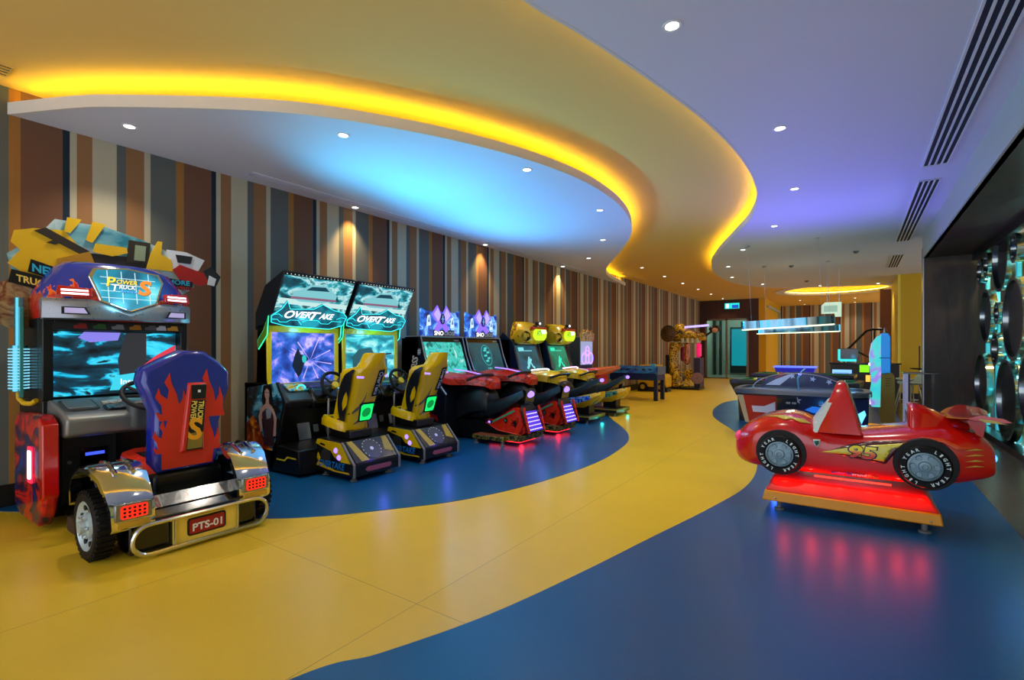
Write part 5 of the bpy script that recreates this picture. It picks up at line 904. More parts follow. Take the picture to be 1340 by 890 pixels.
# pendant lamps over the pool tables
MIR = art('band_painted_reflections', [(.35, '1c2c38'), (.47, '7aa4b8'), (.53, '4aa8c0'), (.57, '34485a'), (.68, 'a8b8c0')], (3, .2, .2), (.3, 0, 0), 2, .2, rough=.1); MIR.node_tree.nodes['Principled BSDF'].inputs['Metallic'].default_value = .9;  # blue and dark segments paint reflections into the colour of the metal band
def pendant(cx, cy, z, L_, tilt, lab):
    r = thing('pendant_lamp', (cx, cy, z), lab, 'lamp', 'mirrored pendant lamps', R(8)); r.rotation_euler = (0, -tilt, R(6)); h = .15
    P = rrect(L_, .34, .08, 5)
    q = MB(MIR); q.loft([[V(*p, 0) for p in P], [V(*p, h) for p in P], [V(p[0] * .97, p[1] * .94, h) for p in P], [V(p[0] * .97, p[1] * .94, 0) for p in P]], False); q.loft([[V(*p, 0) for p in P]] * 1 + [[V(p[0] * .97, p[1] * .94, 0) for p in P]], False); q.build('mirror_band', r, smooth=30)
    q = MB(glow('lamp_diffuser', 'e8f4c8', 1.6)); q.xy([(p[0] * .985, p[1] * .97) for p in P], -.015, .005); q.build('diffuser', r)
    for x in (-L_ * .38, L_ * .38):
        q = MB(STEEL); q.cyl((x, 0, h - .05), (x, 0, ZS - z), .0022, n=6); q.build('cable', r); q = MB(STEEL); q.cyl((x, 0, ZS - z - .03), (x, 0, ZS - z), .05, n=12); q.build('ceiling_rose', r)
        q = MB(STEEL); q.box(x - .015, x + .015, -.16, .16, h * .6, h * .7); q.build('bracket', r)
    lamp('pendant_glow', 'POINT', (0, 0, -.1), 10, 'f4ffd8', r, .1)
pendant(-1.08, 10.9, 1.83, 1.58, .05, 'long mirrored pendant lamp, the higher and nearer one over the pool tables'); pendant(-1.15, 13.9, 1.81, 1.78, .02, 'long mirrored pendant lamp hanging lower down behind the nearer one')
# ------------------------------------------------------------------ far things: small blue hockey table, counter, monitor, signs
r = thing('mini_hockey_table', (-1.75, 20.5, 0), 'small blue-lit air hockey table before the far striped wall', 'game table')
q = MB(mat('mini_blue', '1420a0', .3, emit='1c28d0', es=.35)); q.loft([[V(-.5, -.3, .2), V(.5, -.3, .2), V(.5, .3, .2), V(-.5, .3, .2)], [V(-.62, -.38, .74), V(.62, -.38, .74), V(.62, .38, .74), V(-.62, .38, .74)]]); q.build('table_body', r, bevel=.01)
q = MB(glow('rim_blue_white', '5a70ff', 1.6)); q.box(-.66, .66, -.41, .41, .74, .79); q.build('lit_rim', r, bevel=.01); q = MB(CLEAR); q.poly([(-.58, .79), (-.4, 1.0), (.4, 1.0), (.58, .79)], (0, -.38, 0), XP, ZP, .01); q.build('clear_guard', r)
for x in (-.4, .4): MB(BLACK).box(x - .06, x + .06, -.2, .2, 0, .22).build('leg', r)
r = thing('redemption_counter', (.1, 16.9, 0), 'dark service counter with lit blue, green and orange panels on its front', 'counter')
q = MB(mat('counter_dark', '2c241e', .4)); q.box(-.66, .9, -.0, .5, 0, .98); q.build('counter_body', r, bevel=.008); q = MB(BLACKG); q.box(-.7, .94, -.04, .54, .98, 1.02); q.build('counter_top', r)
q = MB(glow('panel_blue_white', '80b8ff', 1.3)); q.box(-.62, -.16, -.012, 0, .66, .82); q.use(glow('panel_line', '3a60c0', .8)).box(-.58, -.22, -.015, -.01, .72, .735); q.build('blue_panel', r); q = MB(glow('panel_lime', '80f010', 1.2)); q.box(.02, .24, -.012, 0, .76, .96); q.build('green_panel', r); q = MB(glow('panel_orange', 'ffb040', 1.5)); q.box(.16, .26, -.012, 0, .5, .68); q.build('orange_panel', r)
r = thing('checkout_monitor', (-.15, 17.1, 1.02), 'black monitor with cyan-lit edge on the service counter', 'monitor')
q = MB(BLACKG); q.box(-.22, .24, -.03, .03, .08, .40); q.build('monitor_case', r, bevel=.01); q = MB(glow('monitor_cyan', '30d8d8', 1.2)); q.box(-.24, -.18, -.035, -.03, .06, .38); q.box(-.2, .2, -.035, -.03, .03, .1); q.build('lit_edge', r); q = MB(BLACK); q.box(-.03, .05, -.02, .05, 0, .1); q.build('monitor_stand', r)
r = thing('hand_rail', (.05, 18.6, 0), 'dark sloping stair rail rising behind the service counter', 'rail')
q = MB(BLACK); q.tube([(-.3, 0, 1.3), (.25, 0, 1.95), (.4, 0, 2.0), (.65, 0, 2.0)], .035); q.tube([(-.1, 0, 1.4), (.4, 0, 1.1)], .03); q.build('sloping_bar', r)
for x in (-.3, .45): MB(BLACK).cyl((x, 0, 0), (x, 0, 1.32 if x < 0 else 2.0), .025).build('post', r)
r = thing('hanging_sign', (-.46, 14.6, 2.2), 'pale lit stepped sign hanging behind the pendant lamps', 'sign')
q = MB(mat('sign_glow_pale', 'c8d8c0', .4, emit='d0e8c8', es=.6)); q.xz([(-.22, .08), (-.22, .28), (-.14, .36), (.2, .36), (.2, .0), (.06, .0), (.06, .08)], -.03, .03); sb = q.build('sign_board', r); q = MB(mat('sign_inset', 'a8c0b0', .4, emit='a0c0a8', es=.5)); q.xz([(-.17, .12), (-.17, .28), (.12, .28), (.12, .12)], -.04, -.03); q.build('sign_panel', sb); q = MB(STEEL); [q.cyl((x, 0, .36), (x, 0, ZS - 2.2), .005, n=6) for x in (-.1, .15)]; q.build('hanger', r)
r = thing('exit_sign', (-4.72, 25.02, 3.42), 'small green and blue exit sign under the ceiling above the glass door', 'sign')
q = MB(DGREY); q.box(-.34, .34, .0, .06, -.14, .16); q.build('sign_case', r); q = MB(glow('exit_cyan', '28c8c0', 1.3)); q.box(-.32, .32, -.006, 0, -.12, .14); q.use(glow('exit_white', 'e8ffff', 1.3)); q.box(-.26, -.14, -.01, -.006, -.09, .11); q.use(glow('exit_blue', '1c50c8', 1.0)).box(.0, .28, -.01, -.006, -.1, .05); q.build('sign_face', r)
# ------------------------------------------------------------------ slim lit machine seen from its side
r = thing('slim_lit_machine', (.36, 10.4, 0), 'tall slim machine with cyan and violet glowing front and mustard back, by the counter', 'arcade machine')
LIT = art('slim_front_lit', [(.3, '20c8e8'), (.48, '40e0d8'), (.56, 'a080f0'), (.66, 'e0d0ff'), (.8, '20b0f0')], (3, 3, 3), (0, 0, .4), 2, .3, es=.8, base=False)
q = MB(LIT); q.xz([(-.13, .45), (-.15, .6), (-.12, .8), (-.14, 1.1), (-.15, 1.3), (-.12, 1.5), (-.04, 1.62), (.0, 1.62), (.0, .45)], -.3, .3); q.build('lit_front', r, bevel=.01)
q = MB(mat('slim_blue_side', '1486c8', .3, emit='1080d0', es=.5)); q.xz([(.0, 1.0), (.0, 1.66), (.09, 1.66), (.12, 1.6), (.12, 1.02)], -.31, .31); q.use(mat('slim_seam', '0c2c50', .4)).xz([(-.02, 1.25), (-.02, 1.265), (.122, 1.265), (.122, 1.25)], -.312, .312); q.build('blue_top', r, bevel=.01)
q = MB(mat('mustard_back', '8a7412', .4)); q.xz([(.0, .2), (-.02, .3), (.0, 1.0), (.16, 1.0), (.18, .94), (.18, .2)], -.3, .3); q.use(mat('vent_dark', '4a3c08', .5)); [q.xz([(.05, z), (.05, z + .012), (.13, z + .012), (.13, z)], -.303, .303) for z in (.8, .84, .88, .92)]; q.build('mustard_back', r, bevel=.01)
q = MB(glow('violet_orb', 'c0b0ff', 2)); q.ball((-.14, -.2, .52), .04); q.ball((-.14, -.2, 1.15), .03); q.build('glow_orb', r); q = MB(STEEL); q.cyl((.06, 0, .0), (.06, 0, .22), .05); q.cyl((.06, 0, 1.65), (.06, 0, 1.76), .03, .01); q.build('post', r)
q = MB(mat('lit_deck_yellow', 'e0a010', .35, emit='ffa818', es=.55)); q.box(-.22, .3, -.34, .34, .0, .1); q.use(mat('lit_deck_green', '60c010', .35, emit='60e010', es=.5)).box(-.36, -.22, -.34, .34, 0, .07); q.build('lit_deck', r, bevel=.01)
lamp('front_glow', 'POINT', (-.4, 0, 1.1), 3, '40c8ff', r, .06)
# ------------------------------------------------------------------ bar table, stools, tall chair
r = thing('bar_table', (1.32, 13.4, 0), 'round-edged high bar table by the mustard wall', 'table')
q = MB(BLACKG); q.xy(circ(.36, 28), .98, 1.01); q.build('table_top', r, bevel=.005); q = MB(STEEL); q.cyl((0, 0, .02), (0, 0, .98), .035); q.build('pillar', r); q = MB(STEEL); q.lathe([(.02, .03), (.1, .025), (.24, .0)], (0, 0, 0), ZP, 24, True); q.build('foot_plate', r)
r = thing('glass_side_table', (.78, 11.2, 0), 'narrow black-topped console with white-lit end post behind the slim machine', 'table')
q = MB(BLACKG); q.box(-.08, .4, -.2, .2, .97, 1.0); q.build('table_top', r, bevel=.005); q = MB(mat('post_pale', 'a8a8c0', .25, emit='a8a8d8', es=.25)); q.box(-.06, -.01, -.19, .19, 0, .97); q.build('end_post', r); q = MB(BLACK); q.box(-.01, .015, -.19, .19, 0, .97); q.box(.34, .38, -.19, .19, 0, .97); q.build('leg', r)
def stool(x, y, rz, lab):
    r = thing('bar_stool', (x, y, 0), lab, 'stool', 'bar stools', rz)
    q = MB(mat('stool_shell', 'b8c0a0', .35)); q.loft([[V(a, wd * s_, z + d) for s_, d in ((-1, 0), (-.8, .02), (.8, .02), (1, 0), (.8, -.03), (-.8, -.03))] for a, wd, z in ((-.2, .14, .74), (-.12, .19, .73), (.1, .2, .72), (.19, .19, .76), (.23, .17, .86), (.25, .14, .92))]); q.build('seat', r, smooth=60)
    for a, b_ in ((-1, -1), (-1, 1), (1, -1), (1, 1)): q = MB(mat('stool_leg', 'b8a880', .3, .4)); q.tube([(a * .1, b_ * .1, .71), (a * .21, b_ * .21, .0)], .012, 6); q.build('leg', r)
    q = MB(STEEL); q.tube([(.16 * math.cos(t), .16 * math.sin(t), .28) for t in [R(45 + 90 * k) for k in range(4)]], .008, 6, True); q.build('foot_ring', r)
stool(.95, 12.72, R(35), 'pale bar stool nearest the camera at the high table'); stool(1.0, 14.05, R(-30), 'pale bar stool on the far side of the high table')
r = thing('tall_back_chair', (1.5, 15.4, 0), 'tall dark slat-backed chair against the mustard wall', 'chair')
q = MB(mat('chair_wood', '4a3410', .45)); [q.box(x - .014, x + .014, -.02, .02, .0 if abs(x) > .15 else .5, 1.48) for x in (-.21, -.07, .07, .21)]; q.build('slat_back', r); q = MB(mat('chair_wood', '4a3410', .45)); q.box(-.22, .22, -.42, .02, .44, .49); q.build('seat', r, bevel=.01)
for x in (-.19, .19): MB(mat('chair_wood', '4a3410', .45)).box(x - .018, x + .018, -.42, -.385, 0, .44).build('leg', r)
# ------------------------------------------------------------------ round mirrors in the niche
DM = mat('smoked_mirror', '20241f', .12, coat=.4); FM = mat('disc_rim_steel', 'c8d4d0', .12, 1)
discs = [('the large disc level with the tail of the red car ride', 9.334, 1.811, .565, 0), ('mid-sized disc next to the walnut panel, at eye height', 11.035, 1.934, .441, 0), ('the large disc under the niche ceiling', 10.069, 2.72, .48, 0), ('a small disc at the top beside the walnut panel', 10.98, 2.76, .198, 0), ('a small disc right above the biggest lower disc', 10.353, 1.40, .254, 0), ('the smallest disc between the two middle ones', 10.257, 1.938, .17, 0), ('the biggest disc low down above the floor', 9.717, .68, .58, 0), ('a disc half hidden low beside the walnut panel', 11.40, .83, .52, 0), ('a small disc high up at the frame edge', 9.277, 2.75, .2, 0), ('a frosted disc at the top corner by the walnut panel', 11.5, 2.72, .22, 0), ('the nearest middle disc at the right frame edge', 8.32, 2.25, .42, 0), ('a low disc at the right frame edge', 8.55, .9, .5, 0)]
for i, (nm, y, z, rad, _) in enumerate(discs):
    r = thing('round_mirror', (1.78, y, z), 'round mirror: ' + nm, 'mirror', 'round mirrors in the niche')
    q = MB(FM); q.lathe([(rad - .045, -.03), (rad, -.03), (rad, .06), (rad - .045, .06), (rad - .045, -.03)], (0, 0, 0), XP, 40); q.build('steel_rim', r, smooth=40); q = MB(DM); q.lathe([(.001, .0), (rad - .044, .0), (rad - .044, .03), (.001, .03)], (0, 0, 0), XP, 40); q.build('mirror_disc', r, smooth=40)
RODC = mat('rod_chrome_cyan', '80d8e0', .15, .8, emit='20b8d0', es=.5)
for i, (y, lab) in enumerate(((11.7, 'beside the walnut panel'), (10.98, 'second from the walnut panel'), (10.3, 'third from the walnut panel'), (9.75, 'fourth from the walnut panel'), (9.0, 'nearest the camera'))):
    o = MB(RODC).box(1.87, 1.92, y - .035, y + .035, .1, 2.98).build('steel_rod', bevel=.004); tag(o, 'vertical lit steel rod carrying the round mirrors, ' + lab, 'rod', 'rods behind the round mirrors')
# ------------------------------------------------------------------ red racing-car ride
r = thing('race_car_kiddie_ride', (0, 5.2, 0), 'glossy red racing-car childrens ride numbered 95 on a red and yellow rocking base', 'kiddie ride')
CW = .36
ST = [  # x, z bottom, z top, half width, corner exponent
    (-.925, .50, .53, .10), (-.915, .44, .60, .2), (-.88, .39, .655, .28), (-.82, .36, .715, .33), (-.74, .345, .775, .355), (-.62, .34, .82, .365), (-.5, .335, .842, .365), (-.4, .335, .835, .362), (-.3, .335, .79, .35), (-.22, .335, .745, .335), (-.1, .335, .72, .325), (.03, .335, .728, .325), (.16, .34, .75, .335), (.28, .345, .775, .355), (.4, .35, .80, .37), (.52, .36, .81, .37), (.64, .385, .81, .36), (.74, .42, .79, .345), (.81, .45, .74, .325), (.835, .47, .70, .31), (.84, .5, .66, .30)]
rg = []
for x, zb, zt, wd in ST:
    P = []; n = 32
    for k in range(n):
        t = 2 * math.pi * k / n; c_, s_ = math.cos(t), math.sin(t); e = .5
        yy = wd * math.copysign(abs(c_) ** e, c_); zz = math.copysign(abs(s_) ** (.72 if s_ > 0 else .35), s_)
        P.append(V(x, yy, (zb + zt) / 2 + (zt - zb) / 2 * zz))
    rg.append(P)
body = MB(RED).loft(rg).build('car_body', r, smooth=80, subs=1)
# wheel wells, wheels
def ring_text(q, s_, c_, rad, a0, a1, h):
    n = len(s_)
    for i, ch in enumerate(s_):
        if ch == ' ': continue
        a = a0 + (a1 - a0) * i / (n - 1); d = V(math.cos(a), 0, math.sin(a)); u = V(math.sin(a), 0, -math.cos(a)); q.text(ch, c_ + d * rad, u, d, None, h, ext=.004, bold=.03) if ch != 'I' else q.text(ch, c_ + d * rad, u, d, .012, h, ext=.004)
for x, z, R_, wr in ((-.53, .50, .162, .19), (.435, .52, .16, .192)):
    for sg in (-1, 1):
        y = sg * CW
        q = MB(mat('wheel_well', '060607', .6)); q.lathe([(.001, 0), (wr, 0), (wr + .006, -.03), (wr - .03, -.06), (.001, -.06)], (x + .006, y + sg * .0125, z + .012), (0, sg, 0), 40); q.build('wheel_well', body)
        c_ = V(x, y + sg * .016, z); q = MB(RUBBER); q.lathe([(R_ * .66, .0), (R_ * .72, .035), (R_ * .93, .035), (R_, .015), (R_, -.12), (R_ * .9, -.13), (.01, -.13)], c_, (0, sg, 0), 44); wo = q.build('wheel', r, smooth=40)
        q = MB(mat('hub_grey_blue', '7c98a4', .35, .3)); q.lathe([(R_ * .67, .0), (R_ * .66, .02), (R_ * .58, .024), (R_ * .55, .008), (R_ * .25, .012), (R_ * .22, .026), (R_ * .12, .028), (R_ * .1, .016), (.001, .016)], c_, (0, sg, 0), 40)
        for k in range(6):
            a = 2 * math.pi * k / 6; p = c_ + V(math.cos(a) * R_ * .44, sg * .008, math.sin(a) * R_ * .44); q.cyl(p, p + V(0, sg * .014, 0), R_ * .13, R_ * .11, n=10)
        q.build('hub_cap', wo, smooth=40)
        if sg < 0:
            q = MB(mat('tyre_letter_white', 'dcf0f4', .4)); cl = c_ + V(0, -.0355, 0)
            ring_text(q, 'LIGHT YEAR', cl, R_ * .83, R(245), R(110), .024); ring_text(q, 'LIGHT YEAR', cl, R_ * .83, R(62), R(-72), .024); q.build('tyre_lettering', wo, smooth=0)
# roof wedge with pale windscreen
rows = [(.70, -.285, .06, .30), (.76, -.265, .04, .285), (.85, -.225, .02, .26), (.95, -.185, -.005, .23), (1.03, -.155, -.03, .20), (1.09, -.135, -.05, .175), (1.12, -.118, -.066, .14)]
q = MB(RED); rg = [[V(a, -w_, z), V(a + .02, -w_ - .01, z), V(b_ - .01, -w_ - .01, z), V(b_, -w_ + .02, z), V(b_, w_ - .02, z), V(b_ - .01, w_ + .01, z), V(a + .02, w_ + .01, z), V(a, w_, z)] for z, a, b_, w_ in rows]; q.loft(rg); rf = q.build('roof_wedge', r, bevel=.02, seg=3)
q = MB(mat('windscreen_pale', 'd4dcd2', .25)); q.loft([[V(a - .006, -w_ - .012, z), V(a - .05 * f, -w_ * .75, z), V(a - .075 * f, 0, z), V(a - .05 * f, w_ * .75, z), V(a - .006, w_ + .012, z), V(a + .03, w_ + .012, z), V(a + .03, -w_ - .012, z)] for (z, a, b_, w_), f in zip(rows[0:4], (.8, .75, .55, .2))]); q.build('windscreen', rf, smooth=50)
# cockpit opening and head fairing, wing
q = MB(RED); q.loft([[V(x, -w_, .74), V(x, -w_ * .8, z - .04), V(x, -w_ * .4, z), V(x, w_ * .4, z), V(x, w_ * .8, z - .04), V(x, w_, .74)] for x, w_, z in ((.355, .20, .94), (.37, .22, .965), (.44, .22, .955), (.55, .2, .9), (.66, .16, .855), (.74, .1, .82))]); q.build('head_fairing', r, bevel=.015, smooth=50)
q = MB(RED); rg = []
for k in range(17):
    y = -.42 + .84 * k / 16; dz = .03 * (abs(y) / .42) ** 2; cx = .78 + .07 * (1 - (abs(y) / .42) ** 1.5) * -1; ln = .15 - .03 * (abs(y) / .42) ** 3
    rg.append([V(cx - ln, y, .875 + dz - .005), V(cx - ln * .4, y, .90 + dz), V(cx + ln * .6, y, .885 + dz), V(cx + ln * 1.0, y, .86 + dz), V(cx + ln * .5, y, .85 + dz), V(cx - ln * .5, y, .86 + dz)])
q.loft(rg); wg = q.build('rear_wing', r, smooth=60)
for s_ in (-1, 1): q = MB(RED); q.loft([[V(x - .06 + .1 * (1 - k_), s_ * .2 - .02, z), V(x + .06 + .0 * k_, s_ * .2 - .02, z), V(x + .06, s_ * .2 + .02, z), V(x - .06 + .1 * (1 - k_), s_ * .2 + .02, z)] for x, z, k_ in ((.72, .74, 0), (.74, .88, 1))]); q.build('wing_strut', wg)
GOLD = mat('decal_gold', 'c8b040', .3, coat=.4); YD = mat('decal_yellow', 'd8c828', .3, coat=.4); ORG = mat('decal_orange', 'd84a18', .3, coat=.4); DRK = mat('decal_maroon', '4a0a0c', .3, coat=.4)
q = MB(GOLD); q.poly([(.72, .905), (.8, .90), (.86, .885), (.8, .89), (.88, .875), (.76, .882)], (0, -.425, 0), XP, ZP, .003); q.build('wing_flame', wg, smooth=0)
# side decals follow the body side
def side_y(x, z):
    for (a, zb, zt, wd), (a2, zb2, zt2, wd2) in zip(ST, ST[1:]):
        if a <= x <= a2:
            f = (x - a) / (a2 - a); zb_ = zb + (zb2 - zb) * f; zt_ = zt + (zt2 - zt) * f; wd_ = wd + (wd2 - wd) * f
            s_ = max(-1, min(1, (z - (zb_ + zt_) / 2) / ((zt_ - zb_) / 2))); e = .72 if s_ > 0 else .35; sn = abs(s_) ** (1 / e); return -wd_ * max(0, 1 - sn * sn) ** .25
    return -CW
def decal(nm, pts, m, lift=.004, dens=.03):
    """thin sticker wrapped on the near side of the body"""
    bm = bmesh.new(); vs = [bm.verts.new((a, 0, c_)) for a, c_ in pts]; f = bm.faces.new(vs); bmesh.ops.triangulate(bm, faces=[f])
    for _ in range(3):
        es = [e for e in bm.edges if e.calc_length() > dens]
        if es: bmesh.ops.subdivide_edges(bm, edges=es, cuts=1); bmesh.ops.triangulate(bm, faces=bm.faces[:])
    for v in bm.verts: v.co.y = side_y(v.co.x, v.co.z) - lift
    me = bpy.data.meshes.new(nm); bm.to_mesh(me); bm.free(); me.materials.append(m); me.shade_smooth(); o = bpy.data.objects.new(nm, me); COL.objects.link(o); o.parent = body
    so = o.modifiers.new('thick', 'SOLIDIFY'); so.thickness = .003; so.offset = 0
    return o
decal('flame_shadow', [(-.2, .55), (-.05, .62), (.1, .665), (.35, .70), (.5, .72), (.3, .66), (.2, .5), (.0, .52)], DRK, .004)
decal('pointed_flame', [(-.23, .545), (-.04, .60), (.03, .62), (.14, .64), (.3, .675), (.44, .715), (.34, .66), (.24, .63), (.2, .56), (.19, .52), (.08, .53), (.0, .545)], YD, .007)
decal('tongue_flame', [(.3, .68), (.42, .735), (.54, .735), (.64, .69), (.72, .685), (.62, .66), (.54, .71), (.44, .71), (.36, .68)], ORG, .007)
decal('front_flame', [(-.66, .80), (-.5, .822), (-.36, .80), (-.3, .765), (-.38, .775), (-.44, .80), (-.5, .79), (-.56, .805)], GOLD, .006)
for z in (.66, .62, .58, .54): decal('thin_flame', [(.66, z), (.72, z + .02), (.77, z + .015), (.72, z + .008)], GOLD, .006)
def side_text(nm, s_, x, z, wd, h, m, lift, bold=.03, shear=.15):
    q = MB(m); q.text(s_, (x, 0, z), XP, ZP, wd, h, ext=0, bold=bold, shear=shear)
    for p in q.v: p.y = side_y(p.x, p.z) - lift
    o = q.build(nm, body, smooth=0); so = o.modifiers.new('thick', 'SOLIDIFY'); so.thickness = .003; so.offset = 0
side_text('number_outline', '95', .055, .572, .205, .118, mat('number_black', '101014', .3), .011, .07)
NUM = mat('number_fade', 'e06040', .3); nn_ = NUM.node_tree; tc_ = nn_.nodes.new('ShaderNodeTexCoord'); sp_ = nn_.nodes.new('ShaderNodeSeparateXYZ'); mr_ = nn_.nodes.new('ShaderNodeMapRange'); mr_.inputs[1].default_value = .53; mr_.inputs[2].default_value = .62
rp_ = ramp_node(nn_, [(.2, 'd83c34'), (.5, 'f08030'), (.62, 'f0d820'), (1, 'f4e428')]); nn_.links.new(tc_.outputs['Object'], sp_.inputs[0]); nn_.links.new(sp_.outputs[2], mr_.inputs[0]); nn_.links.new(mr_.outputs[0], rp_.inputs[0]); nn_.links.new(rp_.outputs[0], nn_.nodes['Principled BSDF'].inputs['Base Color'])
side_text('number', '95', .055, .573, .18, .10, NUM, .015, .035)
side_text('sill_lettering', 'world', -.09, .385, .15, .028, mat('sill_blue', '3a44b8', .4), .006, .01, 0); side_text('sill_lettering', 'grand', .03, .382, .10, .028, mat('sill_white', 'd0d8e0', .4), .006, .02, 0); side_text('sill_lettering', 'prix', .12, .38, .07, .028, mat('sill_green', '3a8a48', .4), .006, .01, 0)
decal('shield_badge', [(-.285, .645), (-.235, .648), (-.232, .61), (-.26, .58), (-.28, .61)], mat('badge_silver', 'b8c8c8', .3), .007); decal('shield_emblem', [(-.275, .635), (-.245, .637), (-.243, .612), (-.26, .595), (-.272, .612)], mat('badge_teal', '1c5a54', .3), .010)
q = MB(mat('nose_lens_rose', 'd84068', .2, emit='c02050', es=.3)); q.ball((-.875, -.2, .6), .04, .09, .05); q.build('head_lamp', r)
q = MB(glow('tail_blue', '40a0ff', 2.5)); q.ball((.84, -.2, .6), .02, .05, .03); q.ball((.84, .2, .6), .02, .05, .03); q.build('tail_lamp', r)
# sill line and base
q = MB(mat('red_rocker_base', 'd82018', .35)); q.loft([[V(-.6, -.30, .27), V(.46, -.30, .27), V(.46, .3, .27), V(-.6, .3, .27)], [V(-.62, -.345, .21), V(.5, -.345, .21), V(.5, .36, .21), V(-.62, .36, .21)], [V(-.645, -.37, .17), V(.53, -.37, .17), V(.53, .38, .17), V(-.645, .38, .17)]]); ba = q.build('rocker_base', r, bevel=.015)
q = MB(mat('base_amber', 'e09200', .4)); q.loft([[V(-.645, -.372, .175), V(.53, -.372, .175), V(.53, .382, .175), V(-.645, .382, .175)], [V(-.665, -.385, .085), V(.545, -.385, .085), V(.545, .39, .085), V(-.665, .39, .085)]]); bl = q.build('base_skirt', ba, bevel=.012)
feet(ba, [(x, y) for x in (-.54, .44) for y in (-.3, .3)]); q = MB(STEEL); [q.ball((x, -.385, .115), .008) for x in (-.56, .47)]; q.build('base_bolt', bl)
q = MB(glow('under_red_strip', 'ff3020', 2.5)); q.box(-.28, .24, -.29, -.27, .322, .334); q.build('under_light', ba)
[lamp('under_glow', 'POINT', (x, -.33, .31), 0.7, 'ff3424', r, .012) for x in (-.5, -.3, -.1, .1, .28, .42)]; q = MB(glow('added_base_glow', 'ff2038', 1.6)); q.box(-.55, .44, -.33, -.31, .088, .10); q.box(-.55, .44, .0, .02, .088, .10); q.build('added_floor_glow', ba); lamp('floor_glow_blue', 'POINT', (-.62, .1, .06), .8, '3060ff', r, .03); lamp('tail_glow', 'POINT', (.95, -.2, .6), .8, '4080ff', r, .03)  # red strips below the base are added to give the floor its pink glow

# ------------------------------------------------------------------ ceiling fittings
def downlight(x, y, z, lab, grp, power, warm='fff0dc', spot=110):
    r = thing('downlight', (x, y, z), lab, 'ceiling light', grp)
    q = MB(WHITE); q.lathe([(.062, .002), (.062, -.006), (.045, -.004), (.042, .0)], (0, 0, 0), ZP, 20); q.build('trim_ring', r); q = MB(glow('downlight_lens', 'fffbf0', 6)); q.lathe([(.001, -.003), (.043, -.003), (.043, .0)], (0, 0, 0), ZP, 20); q.build('lens', r)
    lamp('downlight_lamp', 'SPOT', (0, 0, -.02), power, warm, r, .04, (0, 0, 0), spot, .9)
nth = ['first', 'second', 'third', 'fourth', 'fifth', 'sixth', 'seventh', 'eighth', 'ninth', 'tenth', 'eleventh']
for i, (x, y) in enumerate(((-5.6, 1.8), (-4.11, 3.06), (-3.14, 4.86), (-3.15, 6.9), (-3.96, 8.81), (-5.03, 10.4))): downlight(x, y, ZS, 'round downlight in the blue-lit left ceiling, %s along its curved edge from the camera' % nth[i], 'downlights along the left ceiling edge', DOWN_W)
for i, (x, y) in enumerate(((-6.06, 4.72), (-6.08, 7.88), (-6.06, 11.05))): downlight(x, y, ZS, 'small downlight hard against the striped wall, %s from the truck machine' % nth[i], 'downlights against the striped wall', DOWN_W * 1.3, 'ffd890', 80)
for i, (x, y) in enumerate(((-.97, 3.23), (-.58, 5.31), (-.64, 7.42), (-1.12, 9.47), (-1.93, 11.36), (-2.63, 13.47), (-2.93, 15.53), (-2.43, 17.74), (-.93, 19.24), (.62, 19.6))): downlight(x, y, ZS, 'round downlight in the right ceiling, %s in the row from the camera' % nth[i], 'downlights in the right ceiling', DOWN_W)
for i, y in enumerate((13.8, 15.85, 17.9, 20.0, 22.1, 24.4)): downlight(-5.0, y, ZY, 'small downlight in the amber ceiling near the wall, %s of the row toward the door' % nth[i], 'downlights in the amber ceiling', DOWN_W * .7, 'ffe0a0')
for i, (x, y) in enumerate(((-2.14, 27.4), (-2.13, 29.9), (.03, 27.5), (.03, 29.9))): downlight(x, y, ZY, 'tiny downlight beyond the lit ceiling ring, ' + ('front left', 'back left', 'front right', 'back right')[i], 'downlights beyond the ring', DOWN_W * .7)
SLOT = mat('vent_black', '17181a', .6)
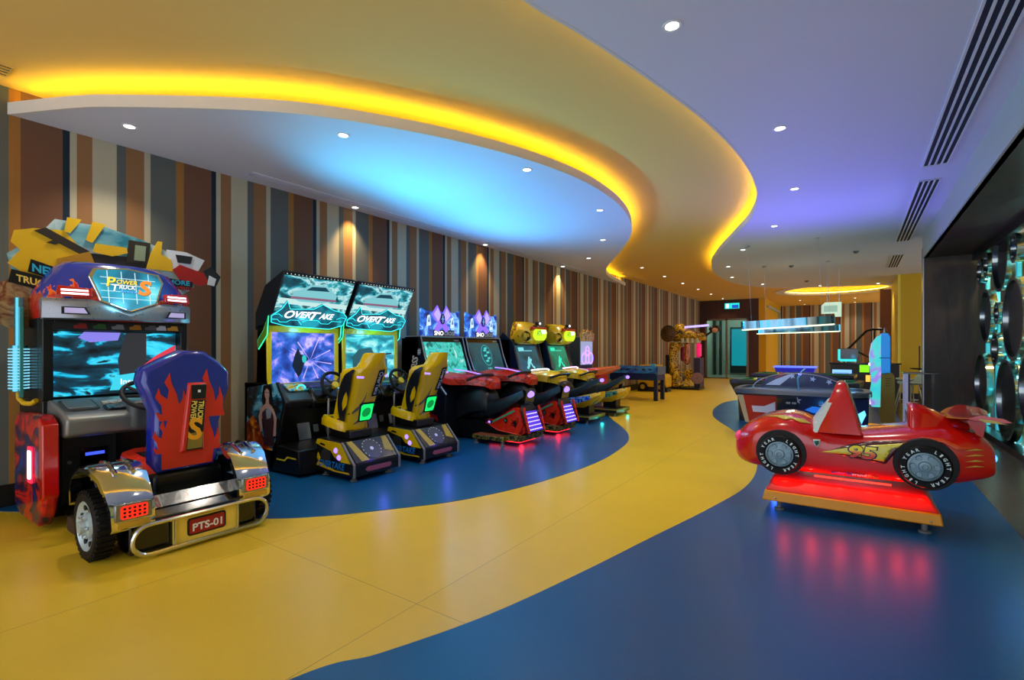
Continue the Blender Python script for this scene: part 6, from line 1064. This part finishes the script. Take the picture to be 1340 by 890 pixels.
def vent(x0, x1, y0, y1, z, n, lab, grp, m, nslots_along='y'):
    r = thing('ceiling_vent', ((x0 + x1) / 2, (y0 + y1) / 2, z), lab, 'air vent', grp); a, b_ = (x1 - x0) / 2, (y1 - y0) / 2
    q = MB(m); q.box(-a, a, -b_, -b_ + .015, -.012, .0); q.box(-a, a, b_ - .015, b_, -.012, 0)
    for k in range(n + 1): xx = -a + 2 * a * k / n; q.box(xx - a / n * .32, xx + a / n * .32, -b_, b_, -.012, 0)
    q.build('vent_frame', r); q = MB(SLOT); q.box(-a, a, -b_, b_, -.003, .0); q.build('vent_slot', r)
vent(.64, .86, 1.5, 7.35, ZS, 4, 'long black-slotted vent in the right ceiling nearest the camera', 'vents in the right ceiling', WHITE); vent(.66, .87, 7.95, 12.2, ZS, 4, 'mid-length slotted vent in the right ceiling, second from the camera', 'vents in the right ceiling', WHITE); vent(.7, .9, 13.85, 15.95, ZS, 4, 'short slotted vent farthest along the right ceiling', 'vents in the right ceiling', WHITE)
vent(-5.96, -5.84, 3.08, 7.03, ZS, 3, 'long slim vent in the left ceiling above the twin car machines', 'vents over the machines', SOFF); vent(-5.98, -5.87, 7.75, 12.1, ZS, 3, 'long slim vent in the left ceiling above the sled machines', 'vents over the machines', SOFF)
vent(-5.95, -5.72, .3, 1.05, ZY, 4, 'short slotted vent in the yellow ceiling at the left frame edge', 'vents in the yellow ceiling', YPAINT); vent(-5.98, -5.85, 14.5, 16.5, ZY, 3, 'slim vent in the amber ceiling just past the end of the low ceiling', 'vents in the yellow ceiling', YPAINT); vent(-5.95, -5.82, 20.0, 24.0, ZY, 3, 'slim vent in the amber ceiling nearest the glass door', 'vents in the yellow ceiling', YPAINT)
def det(x, y, lab):
    r = thing('smoke_detector', (x, y, ZS), lab, 'smoke detector', 'detectors in the right ceiling'); q = MB(GREY); q.lathe([(.05, 0), (.05, -.02), (.03, -.045), (.001, -.05)], (0, 0, 0), ZP, 16); q.build('sensor_body', r); q = MB(DGREY); q.lathe([(.06, 0), (.06, -.008), (.05, -.01)], (0, 0, 0), ZP, 16); q.build('base_ring', r)
det(.03, 12.9, 'round grey detector right of the front lamp cable'); det(-1.3, 14.2, 'small grey detector between the far downlights of the right ceiling'); det(-1.2, 17.6, 'tiny grey detector near the far end of the right ceiling')
